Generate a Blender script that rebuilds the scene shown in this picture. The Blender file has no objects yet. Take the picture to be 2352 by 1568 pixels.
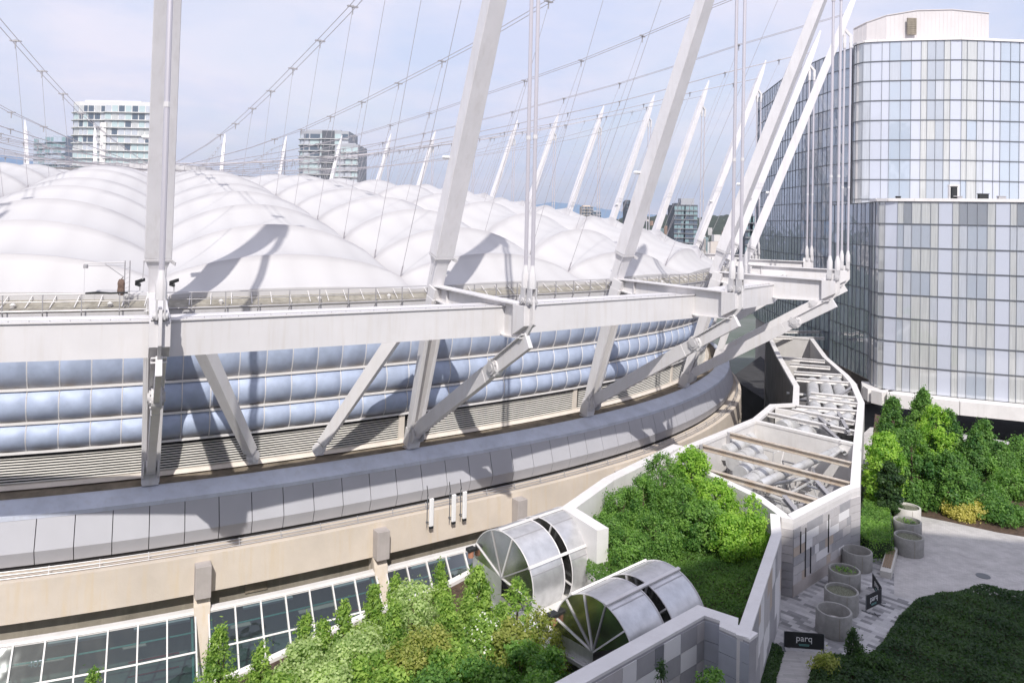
import bpy, math, random
import numpy as np
from mathutils import Vector, Matrix
random.seed(7); RNG=np.random.default_rng(11)
R_=math.radians
SC=bpy.context.scene; COL=SC.collection
# ------------------------------------------------------------------ camera
FPX,V0,UX=1761.0013,475.3053,1165.7539      # focal length and principal point, in 2352 px wide units
PITCH,ROLL=-0.0193,-0.0221
RIGHT=np.array([math.cos(ROLL),-math.sin(ROLL)*math.sin(PITCH),-math.sin(ROLL)*math.cos(PITCH)])
UP=np.array([math.sin(ROLL),math.cos(ROLL)*math.sin(PITCH),math.cos(ROLL)*math.cos(PITCH)])
FW=np.array([0,math.cos(PITCH),-math.sin(PITCH)])
cam=bpy.data.cameras.new('camera'); camo=bpy.data.objects.new('camera',cam); COL.objects.link(camo)
camo.matrix_world=Matrix([[RIGHT[i],UP[i],-FW[i],0] for i in range(3)]+[[0,0,0,1]])
cam.sensor_width=36; cam.lens=36*FPX/2352; cam.shift_x=(1176-UX)/2352; cam.shift_y=(V0-784)/2352
cam.clip_start=.3; cam.clip_end=60000
SC.camera=camo
# ------------------------------------------------------------------ light
SUN_EL,SUN_AZ=R_(44.3),R_(-3.5)              # light travels towards azimuth SUN_AZ (from +Y, clockwise)
trav=Vector((math.sin(SUN_AZ)*math.cos(SUN_EL),math.cos(SUN_AZ)*math.cos(SUN_EL),-math.sin(SUN_EL)))
sl=bpy.data.lights.new('sun','SUN'); sl.energy=3.7; sl.angle=R_(.6); sl.color=(1,.955,.9)
so_=bpy.data.objects.new('sun',sl); COL.objects.link(so_); so_.rotation_euler=trav.to_track_quat('-Z','Y').to_euler()
W=bpy.data.worlds.new('World'); SC.world=W; W.use_nodes=True; nt=W.node_tree; nt.nodes.clear()
def N(nt,t,**k):
    n=nt.nodes.new(t)
    for a,b in k.items():
        if a=='i':
            for q,v in b.items(): n.inputs[q].default_value=v
        else: setattr(n,a,b)
    return n
out=N(nt,'ShaderNodeOutputWorld'); bg=N(nt,'ShaderNodeBackground'); bg.inputs[1].default_value=.15
sky=N(nt,'ShaderNodeTexSky',sky_type='NISHITA',sun_disc=False); sky.sun_elevation=SUN_EL; sky.sun_rotation=math.pi+SUN_AZ
sky.air_density=1.2; sky.dust_density=2.5; sky.ozone_density=2.0
tc=N(nt,'ShaderNodeTexCoord'); sx=N(nt,'ShaderNodeSeparateXYZ'); nt.links.new(tc.outputs['Generated'],sx.inputs[0])
# thin high cloud: project the direction on a plane overhead
dz=N(nt,'ShaderNodeMath',operation='ADD',i={1:.18}); nt.links.new(sx.outputs[2],dz.inputs[0])
dv=N(nt,'ShaderNodeVectorMath',operation='DIVIDE'); cm=N(nt,'ShaderNodeCombineXYZ')
for i in range(3): nt.links.new(dz.outputs[0],cm.inputs[i])
nt.links.new(tc.outputs['Generated'],dv.inputs[0]); nt.links.new(cm.outputs[0],dv.inputs[1])
n2=N(nt,'ShaderNodeTexNoise',i={'Scale':1.1,'Detail':5.,'Roughness':.6});nt.links.new(dv.outputs[0],n2.inputs[0])
mp=N(nt,'ShaderNodeMapping',i={'Scale':(1.1,.55,1),'Rotation':(0,0,.35)}); nt.links.new(dv.outputs[0],mp.inputs[0])
nz=N(nt,'ShaderNodeTexNoise',i={'Scale':1.6,'Detail':6.,'Roughness':.55,'Distortion':.4}); nt.links.new(mp.outputs[0],nz.inputs[0])
cr=N(nt,'ShaderNodeValToRGB'); cr.color_ramp.elements[0].position=.30; cr.color_ramp.elements[1].position=.62
cr.color_ramp.elements[0].color=(.66,.66,.66,1); cr.color_ramp.elements[1].color=(.97,.97,.97,1)
nt.links.new(nz.outputs[0],cr.inputs[0])
mx=N(nt,'ShaderNodeMix',data_type='RGBA'); nt.links.new(cr.outputs[0],mx.inputs[0]); nt.links.new(sky.outputs[0],mx.inputs[6]); c3=N(nt,'ShaderNodeMix',data_type='RGBA');r3=N(nt,'ShaderNodeMapRange',i={1:.38,2:.62});nt.links.new(n2.outputs[0],r3.inputs[0]);nt.links.new(r3.outputs[0],c3.inputs[0]);c3.inputs[6].default_value=(4.1,4.35,5.6,1);c3.inputs[7].default_value=(5.3,5.05,5.75,1);nt.links.new(c3.outputs[2],mx.inputs[7])
nt.links.new(mx.outputs[2],bg.inputs[0]); nt.links.new(bg.outputs[0],out.inputs[0])
SC.view_settings.view_transform='Standard'; SC.view_settings.look='None'; SC.view_settings.exposure=.28; SC.view_settings.gamma=1
# ------------------------------------------------------------------ pixel rays and geometry helpers
def ray(u,v): return RIGHT*(u-UX)/FPX+UP*(V0-v)/FPX+FW
def onz(u,v,z): d=ray(u,v); return d*(z/d[2])
def atD(u,v,D): d=ray(u,v); return d*(D/d[1])
def onwall(u,v,A,B):                         # on the vertical plane through plan points A and B -> (t along A->B in m, z)
    A=np.array(A[:2]);B=np.array(B[:2]);d=(B-A);L=np.hypot(*d);d/=L;n=np.array([-d[1],d[0]])
    r=ray(u,v);X=r*((A@n)/(r[:2]@n));return float((X[:2]-A)@d),float(X[2])
def nrm(v): v=np.asarray(v,float); return v/max(1e-9,np.linalg.norm(v))
class MB:
    def __init__(s): s.v=[];s.f=[];s.m=[];s.uv=[]
    def add(s,vs,fs,mi=0):
        b=len(s.v); s.v+= [tuple(map(float,x)) for x in vs]; s.f+=[[b+i for i in f] for f in fs]; s.m+=[mi]*len(fs); return s
    def quad(s,a,b,c,d,mi=0): return s.add([a,b,c,d],[(0,1,2,3)],mi)
    def obox(s,c,X,Y,Z,mi=0):                # centre and three half vectors
        c,X,Y,Z=map(lambda q:np.asarray(q,float),(c,X,Y,Z))
        vs=[c+i*X+j*Y+k*Z for i in(-1,1) for j in(-1,1) for k in(-1,1)]
        return s.add(vs,[(0,1,3,2),(4,6,7,5),(0,4,5,1),(2,3,7,6),(0,2,6,4),(1,5,7,3)],mi)
    def box(s,c,sz,rz=0,mi=0):
        X=np.array([math.cos(rz),math.sin(rz),0])*sz[0]/2;Y=np.array([-math.sin(rz),math.cos(rz),0])*sz[1]/2
        return s.obox(c,X,Y,(0,0,sz[2]/2),mi)
    def bar(s,a,b,w,h,up=(0,0,1),w2=None,h2=None,mi=0):   # w across, h along 'up'
        a=np.asarray(a,float);b=np.asarray(b,float);d=nrm(b-a);S=nrm(np.cross(d,up));U=np.cross(S,d)
        w2=w if w2 is None else w2;h2=h if h2 is None else h2;vs=[]
        for q,ww,hh in((a,w,h),(b,w2,h2)):
            for i,j in((-1,-1),(1,-1),(1,1),(-1,1)): vs.append(q+S*i*ww/2+U*j*hh/2)
        return s.add(vs,[(3,2,1,0),(4,5,6,7),(0,1,5,4),(1,2,6,5),(2,3,7,6),(3,0,4,7)],mi)
    def tube(s,pts,r,n=8,caps=True,mi=0):
        pts=[np.asarray(q,float) for q in pts];rs=r if hasattr(r,'__len__') else [r]*len(pts);b=len(s.v);ref=None
        for i,q in enumerate(pts):
            d=nrm((pts[min(i+1,len(pts)-1)]-pts[max(i-1,0)]))
            if ref is None: ref=np.array([0,0,1.]) if abs(d[2])<.9 else np.array([1.,0,0])
            S=nrm(np.cross(d,ref));U=np.cross(S,d);ref=U
            for k in range(n):
                a=2*math.pi*k/n;s.v.append(tuple(q+rs[i]*(S*math.cos(a)+U*math.sin(a))))
        for i in range(len(pts)-1):
            for k in range(n):
                s.f.append([b+i*n+k,b+i*n+(k+1)%n,b+(i+1)*n+(k+1)%n,b+(i+1)*n+k]);s.m.append(mi)
        if caps: s.f.append([b+k for k in range(n)][::-1]);s.f.append([b+(len(pts)-1)*n+k for k in range(n)]);s.m+=[mi,mi]
        return s
    def prism(s,pl,z0,z1,mi=0,top=None):
        n=len(pl);a=sum(pl[i][0]*pl[(i+1)%n][1]-pl[(i+1)%n][0]*pl[i][1] for i in range(n))
        if a<0: pl=pl[::-1]
        vs=[(q[0],q[1],z0) for q in pl]+[(q[0],q[1],z1) for q in pl]
        fs=[tuple(range(n))[::-1]]+[(i,(i+1)%n,n+(i+1)%n,n+i) for i in range(n)]
        s.add(vs,fs,mi);b=len(s.v)-n;s.f.append(list(range(b,b+n)));s.m.append(mi if top is None else top);return s
    def wallrun(s,pl,th,z0,z1,side=1,closed=False,mi=0):   # wall along polyline, thickness th to the left (side 1) with mitred joints
        P=[np.array(q[:2],float) for q in pl];n=len(P);O=[]
        for i in range(n):
            ds=[]
            if closed or i>0: ds.append(nrm(P[i]-P[i-1]))
            if closed or i<n-1: ds.append(nrm(P[(i+1)%n]-P[i]))
            ns=[np.array([-d[1],d[0]])*side for d in ds];m=nrm(sum(ns));O.append(P[i]+m*th/max(.4,m@ns[0]))
        for i in range(n if closed else n-1):
            j=(i+1)%n;a,b,c,d=P[i],P[j],O[j],O[i]
            s.add([(*q,z) for z in(z0,z1) for q in(a,b,c,d)],[(3,2,1,0),(4,5,6,7),(0,1,5,4),(1,2,6,5),(2,3,7,6),(3,0,4,7)],mi)
        return s
    def grid(s,G,mi=0,flip=False):
        n,m=len(G),len(G[0]);b=len(s.v)
        for r in G: s.v+=[tuple(map(float,q)) for q in r]
        for i in range(n-1):
            for j in range(m-1):
                f=[b+i*m+j,b+i*m+j+1,b+(i+1)*m+j+1,b+(i+1)*m+j];s.f.append(f[::-1] if flip else f);s.m.append(mi)
        return s
    def disc(s,c,ax,r,th,n=20,mi=0):
        c=np.asarray(c,float);ax=nrm(ax);return s.tube([c-ax*th/2,c+ax*th/2],r,n,True,mi)
    def build(s,name,mats,parent=None,smooth=False,bevel=0,recalc=True):
        me=bpy.data.meshes.new(name);O=np.array(parent['_o']) if parent is not None else (0,0,0)
        me.from_pydata([(x-O[0],y-O[1],z-O[2]) for x,y,z in s.v],[],s.f)
        if not isinstance(mats,(list,tuple)): mats=[mats]
        for m in mats: me.materials.append(m)
        if len(mats)>1: me.polygons.foreach_set('material_index',s.m)
        if recalc:
            import bmesh
            bm=bmesh.new();bm.from_mesh(me);bmesh.ops.recalc_face_normals(bm,faces=bm.faces[:]);bm.to_mesh(me);bm.free()
        if smooth:
            me.polygons.foreach_set('use_smooth',[True]*len(me.polygons));me.set_sharp_from_angle(angle=R_(35))
        me.update();o=bpy.data.objects.new(name,me);COL.objects.link(o)
        if parent is not None: o.parent=parent;o['_o']=[float(q) for q in O]
        else: o['_o']=[0.,0.,0.]
        if bevel: b=o.modifiers.new('bevel','BEVEL');b.width=bevel;b.segments=1;b.limit_method='ANGLE'
        return o
def tag(o,label=None,cat=None,group=None,kind=None):
    for k,v in(('label',label),('category',cat),('group',group),('kind',kind)):
        if v: o[k]=v
    return o
def thing(name,loc,label,cat,group=None):
    o=bpy.data.objects.new(name,None);COL.objects.link(o);o.location=loc;o['_o']=[float(q) for q in loc];o.empty_display_size=.5
    return tag(o,label,cat,group)
def struct(o): o['kind']='structure';return o
def copy_tree(o,parent=None):
    c=o.copy();COL.objects.link(c)
    if parent is not None: c.parent=parent
    for ch in list(o.children): copy_tree(ch,c)
    return c
# ------------------------------------------------------------------ materials
MATS={}
def mat(name,col,rough=.6,metal=0,nscale=0,namt=.12,bump=0,bscale=20,spec=.5,streak=0,col2=None,dirt=None,coat=0,transl=0):
    m=bpy.data.materials.new(name);m.use_nodes=True;t=m.node_tree;b=t.nodes['Principled BSDF'];L=t.links.new
    b.inputs['Roughness'].default_value=rough;b.inputs['Metallic'].default_value=metal;b.inputs['Specular IOR Level'].default_value=spec
    b.inputs['Coat Weight'].default_value=coat
    c=(*col,1);b.inputs['Base Color'].default_value=c
    ge=N(t,'ShaderNodeNewGeometry');last=None
    if nscale:
        n=N(t,'ShaderNodeTexNoise',i={'Scale':nscale,'Detail':5.,'Roughness':.6});L(ge.outputs['Position'],n.inputs[0])
        r=N(t,'ShaderNodeMapRange',i={1:.3,2:.7,3:0.,4:1.});L(n.outputs[0],r.inputs[0])
        x=N(t,'ShaderNodeMix',data_type='RGBA');L(r.outputs[0],x.inputs[0])
        c2=col2 or tuple(q*(1-2*namt) for q in col);x.inputs[6].default_value=(*c2,1);x.inputs[7].default_value=c;last=x.outputs[2]
    if streak:
        mp=N(t,'ShaderNodeMapping',i={'Scale':(1.6,1.6,.12)});L(ge.outputs['Position'],mp.inputs[0])
        n=N(t,'ShaderNodeTexNoise',i={'Scale':1.6,'Detail':4.,'Roughness':.65});L(mp.outputs[0],n.inputs[0])
        r=N(t,'ShaderNodeMapRange',i={1:.5,2:.75,3:0.,4:streak});L(n.outputs[0],r.inputs[0])
        x=N(t,'ShaderNodeMix',data_type='RGBA');L(r.outputs[0],x.inputs[0])
        if last is not None: L(last,x.inputs[6])
        else: x.inputs[6].default_value=c
        x.inputs[7].default_value=(*(dirt or (.28,.25,.2)),1);last=x.outputs[2]
    if last is not None: L(last,b.inputs['Base Color'])
    if bump:
        n=N(t,'ShaderNodeTexNoise',i={'Scale':bscale,'Detail':4.});L(ge.outputs['Position'],n.inputs[0])
        bp=N(t,'ShaderNodeBump',i={'Strength':bump,'Distance':.05});L(n.outputs[0],bp.inputs['Height']);L(bp.outputs[0],b.inputs['Normal'])
    if transl:
        tr=N(t,'ShaderNodeBsdfTranslucent');ms=N(t,'ShaderNodeMixShader',i={0:transl});o=t.nodes['Material Output']
        if last is not None: L(last,tr.inputs[0])
        else: tr.inputs[0].default_value=c
        L(b.outputs[0],ms.inputs[1]);L(tr.outputs[0],ms.inputs[2]);L(ms.outputs[0],o.inputs[0])
    MATS[name]=m;return m
M_MEMB=mat('roof membrane',(.515,.505,.505),.55,nscale=.12,namt=.035,bump=.06,bscale=1.5)
M_STEEL=mat('white painted steel',(.68,.665,.67),.42,nscale=.5,namt=.04,streak=.34,dirt=(.50,.45,.39),coat=.1)
M_MAST=mat('mast paint',(.70,.685,.70),.42,nscale=.5,namt=.05,streak=.3,dirt=(.44,.41,.38),coat=.1)
M_STEELG=mat('grey painted steel',(.56,.55,.56),.45,nscale=.7,namt=.07,streak=.15)
M_ROPE=mat('cable grey',(.56,.54,.58),.4,metal=.3)
M_CABLE=mat('dark cable',(.42,.40,.42),.5,metal=.3)
M_GALV=mat('galvanised rail',(.42,.41,.42),.45,metal=.4)
M_OLIVE=mat('gutter lining',(.36,.335,.28),.8,nscale=2,namt=.25,streak=.5,dirt=(.18,.15,.1))
M_LEDGE=mat('stained ledge concrete',(.30,.25,.19),.9,nscale=.8,namt=.3,col2=(.12,.10,.075),bump=.2)
M_COPE=mat('pale blue metal coping',(.62,.66,.76),.5,nscale=.6,namt=.1,streak=.25,dirt=(.36,.34,.33))
M_FASC=mat('grey metal fascia',(.44,.44,.47),.5,nscale=.5,namt=.04,streak=.10,dirt=(.40,.39,.39))
M_BEIGE=mat('beige concrete',(.68,.60,.51),.85,nscale=.25,namt=.10,streak=.6,dirt=(.60,.48,.32),bump=.12,bscale=8)
M_PIER=mat('grey concrete',(.46,.42,.40),.85,nscale=.9,namt=.09,streak=.2,bump=.15,bscale=9)
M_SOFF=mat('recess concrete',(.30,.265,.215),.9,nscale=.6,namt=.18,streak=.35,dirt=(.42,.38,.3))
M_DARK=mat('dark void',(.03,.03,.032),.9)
M_LOUV=mat('louvre slat',(.72,.70,.65),.55,nscale=1,namt=.08)
M_WHITE=mat('white coping',(.75,.73,.715),.6,nscale=.7,namt=.06,streak=.2,dirt=(.5,.46,.42),bump=.05)
M_PARA=mat('white panel wall',(.66,.64,.625),.6,nscale=1.2,namt=.05,streak=.1)
M_WOOD=mat('bench timber',(.28,.2,.13),.7,nscale=8,namt=.2)
M_RUST=mat('weathered beam',(.56,.52,.47),.7,nscale=1.1,namt=.25,col2=(.42,.34,.26),streak=.3,dirt=(.32,.17,.09))
M_DUCT=mat('duct cladding',(.66,.66,.66),.4,metal=.3,nscale=1.2,namt=.12)
M_BLACK=mat('black fabric',(.018,.02,.022),.7)
M_LET=mat('white lettering',(.8,.8,.8),.6)
M_TEAL=mat('teal paint',(.16,.42,.40),.5)
M_POT=mat('cast concrete',(.33,.325,.31),.85,nscale=2.5,namt=.14,bump=.2,bscale=18,streak=.35,dirt=(.2,.2,.19))
M_POTL=mat('pale cast concrete',(.56,.54,.5),.85,nscale=2.5,namt=.08,bump=.2,bscale=18)
M_SOIL=mat('soil',(.12,.075,.05),.95,nscale=3,namt=.35,bump=.8,bscale=14)
M_GRAV=mat('moss and gravel',(.23,.24,.17),.95,nscale=14,namt=.4,bump=.6,bscale=30)
M_BROWN=mat('brown canvas',(.22,.15,.12),.9,nscale=6,namt=.3)
M_COPPER=mat('terracotta flue',(.42,.19,.12),.7)
M_BARK=mat('bark',(.14,.10,.07),.9,nscale=6,namt=.25)
def leafmat(name,ca,cb,tr=.45):
    m=bpy.data.materials.new(name);m.use_nodes=True;t=m.node_tree;L=t.links.new;b=t.nodes['Principled BSDF']
    a=N(t,'ShaderNodeAttribute',attribute_name='tint');x=N(t,'ShaderNodeMix',data_type='RGBA');L(a.outputs['Fac'],x.inputs[0])
    x.inputs[6].default_value=(*ca,1);x.inputs[7].default_value=(*cb,1);L(x.outputs[2],b.inputs['Base Color']);b.inputs['Roughness'].default_value=.5
    b.inputs['Specular IOR Level'].default_value=.35
    d=N(t,'ShaderNodeBsdfTranslucent');g=N(t,'ShaderNodeMix',data_type='RGBA',blend_type='MULTIPLY',i={0:1.});L(x.outputs[2],g.inputs[6]);g.inputs[7].default_value=(1.25,1.5,.6,1)
    L(g.outputs[2],d.inputs[0]);ms=N(t,'ShaderNodeMixShader',i={0:tr});L(b.outputs[0],ms.inputs[1]);L(d.outputs[0],ms.inputs[2]);L(ms.outputs[0],t.nodes['Material Output'].inputs[0])
    return m
ML_CEDAR=leafmat('cedar fronds',(.12,.24,.04),(.42,.56,.13))
ML_PALE=leafmat('pale variegated leaves',(.26,.36,.13),(.60,.68,.34))
ML_OLIVE=leafmat('olive leaves',(.18,.24,.045),(.44,.44,.13))
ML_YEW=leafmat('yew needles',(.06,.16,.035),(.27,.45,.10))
ML_MAPLE=leafmat('maple leaves',(.05,.14,.035),(.20,.36,.08))
ML_LIME=leafmat('lime leaves',(.15,.32,.04),(.42,.60,.10))
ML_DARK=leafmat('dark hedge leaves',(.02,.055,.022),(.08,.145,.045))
ML_YELL=leafmat('yellow leaves',(.38,.34,.07),(.75,.66,.22))
ML_FLOW=leafmat('white blossom',(.6,.6,.5),(.85,.85,.78),.2)
ML_GRASS=leafmat('grass blades',(.05,.13,.025),(.17,.30,.06))
def glassmat(name,col,rough=.07,metal=0,fold=0,wob=.0,spec=.8,coat=1.):
    m=mat(name,col,rough,metal,spec=spec,coat=coat);t=m.node_tree;L=t.links.new;b=t.nodes['Principled BSDF'];b.inputs['Coat Roughness'].default_value=.03;b.inputs['Coat IOR'].default_value=2.1
    ge=N(t,'ShaderNodeNewGeometry')
    if fold:
        mp=N(t,'ShaderNodeMapping',i={'Scale':(9,9,.25)});L(ge.outputs['Position'],mp.inputs[0])
        n=N(t,'ShaderNodeTexNoise',i={'Scale':1.,'Detail':3.});L(mp.outputs[0],n.inputs[0])
        r=N(t,'ShaderNodeMapRange',i={1:.35,2:.65,3:1-fold,4:1.});L(n.outputs[0],r.inputs[0])
        x=N(t,'ShaderNodeMix',data_type='RGBA',blend_type='MULTIPLY',i={0:1.});x.inputs[6].default_value=(*col,1);L(r.outputs[0],x.inputs[7]);L(x.outputs[2],b.inputs['Base Color'])
    if wob:
        n=N(t,'ShaderNodeTexNoise',i={'Scale':.35,'Detail':2.});L(ge.outputs['Position'],n.inputs[0])
        bp=N(t,'ShaderNodeBump',i={'Strength':wob,'Distance':.3});L(n.outputs[0],bp.inputs['Height']);L(bp.outputs[0],b.inputs['Coat Normal']);L(bp.outputs[0],b.inputs['Normal'])
    return m
G_CREAM=glassmat('glass over cream curtain',(.52,.535,.53),fold=.18)
G_PALE=glassmat('glass over white blind',(.48,.51,.56),fold=.12)
G_BLUE=glassmat('pale blue glass',(.40,.46,.54),wob=.15)
G_SPAN=glassmat('lavender spandrel',(.49,.52,.60),rough=.3,coat=.6)
G_GREY=glassmat('grey room glass',(.36,.40,.46),wob=.1)
G_ROOM=glassmat('dim room glass',(.24,.26,.29),wob=.1)
G_AQL=glassmat('pale aqua glass',(.42,.52,.53),rough=.15,coat=.5)
G_DEEP=glassmat('deep reflective glass',(.15,.185,.235),wob=.35,rough=.04,spec=1.)
G_DEEP2=glassmat('steel blue reflective glass',(.25,.30,.375),wob=.5,rough=.04,spec=1.)
G_GREEN=glassmat('green tinted glass',(.035,.075,.07),rough=.05,spec=.7,coat=.8)
G_TOWER=glassmat('aqua tower glass',(.20,.31,.33),rough=.15,coat=.5)
G_TOWERD=glassmat('dark tower glass',(.07,.10,.14),rough=.15,coat=.5)
M_MULL=mat('dark mullion',(.11,.12,.135),.5)
M_FRAMEW=mat('pale window frame',(.6,.6,.6),.5)
M_CUSH=mat('blue air cushion',(.43,.50,.655),.58,metal=.12,nscale=.9,namt=.12,coat=.0,bump=.12,bscale=2.5)
def cushmat():
    m=M_CUSH;t=m.node_tree;L=t.links.new;b=t.nodes['Principled BSDF'];a=N(t,'ShaderNodeAttribute',attribute_name='dirt')
    src=b.inputs['Base Color'].links[0].from_socket
    n=N(t,'ShaderNodeTexNoise',i={'Scale':.8,'Detail':4.});ge=N(t,'ShaderNodeNewGeometry');L(ge.outputs['Position'],n.inputs[0])
    mu=N(t,'ShaderNodeMath',operation='MULTIPLY');L(a.outputs['Fac'],mu.inputs[0]);L(n.outputs[0],mu.inputs[1])
    x=N(t,'ShaderNodeMix',data_type='RGBA');L(mu.outputs[0],x.inputs[0]);L(src,x.inputs[6]);x.inputs[7].default_value=(.25,.21,.17,1);L(x.outputs[2],b.inputs['Base Color'])
cushmat()

def clearglass(name,tint):
    m=bpy.data.materials.new(name);m.use_nodes=True;t=m.node_tree;t.nodes.remove(t.nodes['Principled BSDF']);L=t.links.new
    tr=N(t,'ShaderNodeBsdfTransparent');tr.inputs[0].default_value=(*tint,1);g=N(t,'ShaderNodeBsdfGlossy');g.inputs['Roughness'].default_value=.03;g.inputs[0].default_value=(.9,.95,.95,1)
    fr=N(t,'ShaderNodeFresnel',i={'IOR':1.9});ge=N(t,'ShaderNodeNewGeometry');n=N(t,'ShaderNodeTexNoise',i={'Scale':.5,'Detail':2.});L(ge.outputs['Position'],n.inputs[0]);bp=N(t,'ShaderNodeBump',i={'Strength':.12,'Distance':.3});L(n.outputs[0],bp.inputs['Height']);L(bp.outputs[0],g.inputs['Normal'])
    ms=N(t,'ShaderNodeMixShader');L(fr.outputs[0],ms.inputs[0]);L(tr.outputs[0],ms.inputs[1]);L(g.outputs[0],ms.inputs[2]);L(ms.outputs[0],t.nodes['Material Output'].inputs[0]);return m
G_CLEAR=clearglass('tinted concourse glass',(.30,.42,.40))
def seams(m):
    t=m.node_tree;L=t.links.new;b=t.nodes['Principled BSDF'];src=b.inputs['Base Color'].links[0].from_socket;a=N(t,'ShaderNodeAttribute',attribute_name='seam')
    x=N(t,'ShaderNodeMix',data_type='RGBA',blend_type='MULTIPLY');L(a.outputs['Fac'],x.inputs[0]);L(src,x.inputs[6]);x.inputs[7].default_value=(.80,.79,.80,1);L(x.outputs[2],b.inputs['Base Color'])
seams(M_MEMB)
# ================================================================== STADIUM
# ring: superellipse, 36 equal bays; RP(s,off,z): s = mast index, off = metres outward
CX,CY=-70.106594,154.019954;SA,SB,STH,S0,SEX=117.340431,87.122028,2.160784,-.02849,2.455271
_T=np.linspace(-np.pi,np.pi,1441);_c,_s=np.cos(_T),np.sin(_T)
_x=SA*np.sign(_c)*np.abs(_c)**(2/SEX);_y=SB*np.sign(_s)*np.abs(_s)**(2/SEX)
_S=np.r_[0,np.cumsum(np.hypot(np.diff(_x),np.diff(_y)))];_L=_S[-1]
_ct,_st=math.cos(STH),math.sin(STH)
def _ring(k):
    s=((S0+k/36)%1)*_L;q=lambda w:np.array([np.interp(w%_L,_S,_x),np.interp(w%_L,_S,_y)])
    P=q(s);t=q(s+_L/300)-q(s-_L/300);t/=np.hypot(*t);n=np.array([t[1],-t[0]])
    R=np.array([[_ct,-_st],[_st,_ct]]);return R@P+(CX,CY),R@n
_cache={}
def ring(k):
    k=round(k,4)
    if k not in _cache: _cache[k]=_ring(k)
    return _cache[k]
def RP(s,off,z): P,n=ring(s);return np.array([*(P+n*off),z])
def NR(s): return np.array([*ring(s)[1],0.])
def TG(s): n=ring(s)[1];return np.array([-n[1],n[0],0.])
def INW(s,d,z): # d metres from the ring towards the roof centre
    P=ring(s)[0];c=np.array([CX,CY])-P;c/=np.hypot(*c);return np.array([*(P+c*d),z])
def rsweep(mb,prof,s0,s1,n,closed=True,mi=0):
    G=[[RP(s,o,z) for o,z in (prof+[prof[0]] if closed else prof)] for s in np.linspace(s0,s1,n)]
    return mb.grid(G,mi)
ST=thing('stadium',(CX,CY,-37),'white stadium with an air cushion roof hung from leaning white masts, beige concrete band below','stadium')
# ---- roof membrane, one panel per bay, arches between the valley cables
DV=[3.1,5.7,10.9,18,25.2,32.6,39.3,46.2,54.8,63,72];ZV=[-5.3,-4.5,-3.35,-1.94,-.33,.9,2.3,3.4,4.2,4.6,4.8];RI=[.35,1.75,2.75,3.0,2.7,2.5,2.3,2.0,1.6,1.1,.6]
def roofz(d,t):
    zv=np.interp(d,DV,ZV);ri=np.interp(d,DV,RI);e=max(0.,1-(2*t-1)**2)
    i=int(np.clip(np.searchsorted(DV,d,side='right')-1,0,len(DV)-2));f=(d-DV[i])/(DV[i+1]-DV[i]);f=min(max(f,0),1)
    sc=1-.22*math.sin(math.pi*f)**.8 if 0<f<1 else 1.
    return zv+ri*(e**.85)*sc-.16*math.sin(math.pi*f)
for k in range(36):
    G=[];nn=9 if (k<8 or k>33) else 5
    G.append([(*(lambda A,B,E_,t:(lambda c:(c[0],c[1]))(E_*.742+(A*(1-t)+B*t)*.258))(INW(k,3.1,0),INW(k+1,3.1,0),INW(k+q/18,3.1,0),q/18),-5.75) for q in range(19)])
    for i in range(len(DV)-1):
        nn=9 if (k<8 or k>33) else 5
        for j in range(nn if i<len(DV)-2 else nn+1):
            d=DV[i]+(DV[i+1]-DV[i])*j/nn
            row=[]
            for q in range(19):
                t=q/18;A=INW(k,d,0);B=INW(k+1,d,0);E_=INW(k+t,d,0);c=A*(1-t)+B*t;w=max(0,1-max(d,0)/12);X=c*(1-w)+E_*w
                row.append((X[0],X[1],roofz(d,t)))
            G.append(row)
    o=MB().grid(G).build('roof_membrane',M_MEMB,ST,smooth=True);a=o.data.attributes.new('seam','FLOAT','POINT')
    sm=[0.]*19
    for i in range(len(DV)-1):
        for j in range(nn if i<len(DV)-2 else nn+1):
            for q in range(19): sm.append(1. if (j==0 and i>0) else (.75 if q in(0,18) else (.28 if q%3==0 else 0)))
    a.data.foreach_set('value',sm)
mb=MB();G=[]
for d,z in((72,4.8),(72.5,6.0),(76,6.3),(76,5.2),(80,4.6)): G.append([INW(s,d,z) for s in np.linspace(0,36,73)])
mb.grid(G);mb.build('roof_opening_rim',M_STEELG,ST,smooth=True)
mb=MB();G=[[INW(s,d,z) for s in np.linspace(0,36,73)] for d,z in((79,4.9),(90,5.4),(100,7.),(108,8.2))];mb.grid(G);mb.build('retracted_canopy',M_MEMB,ST,smooth=True)
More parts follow.
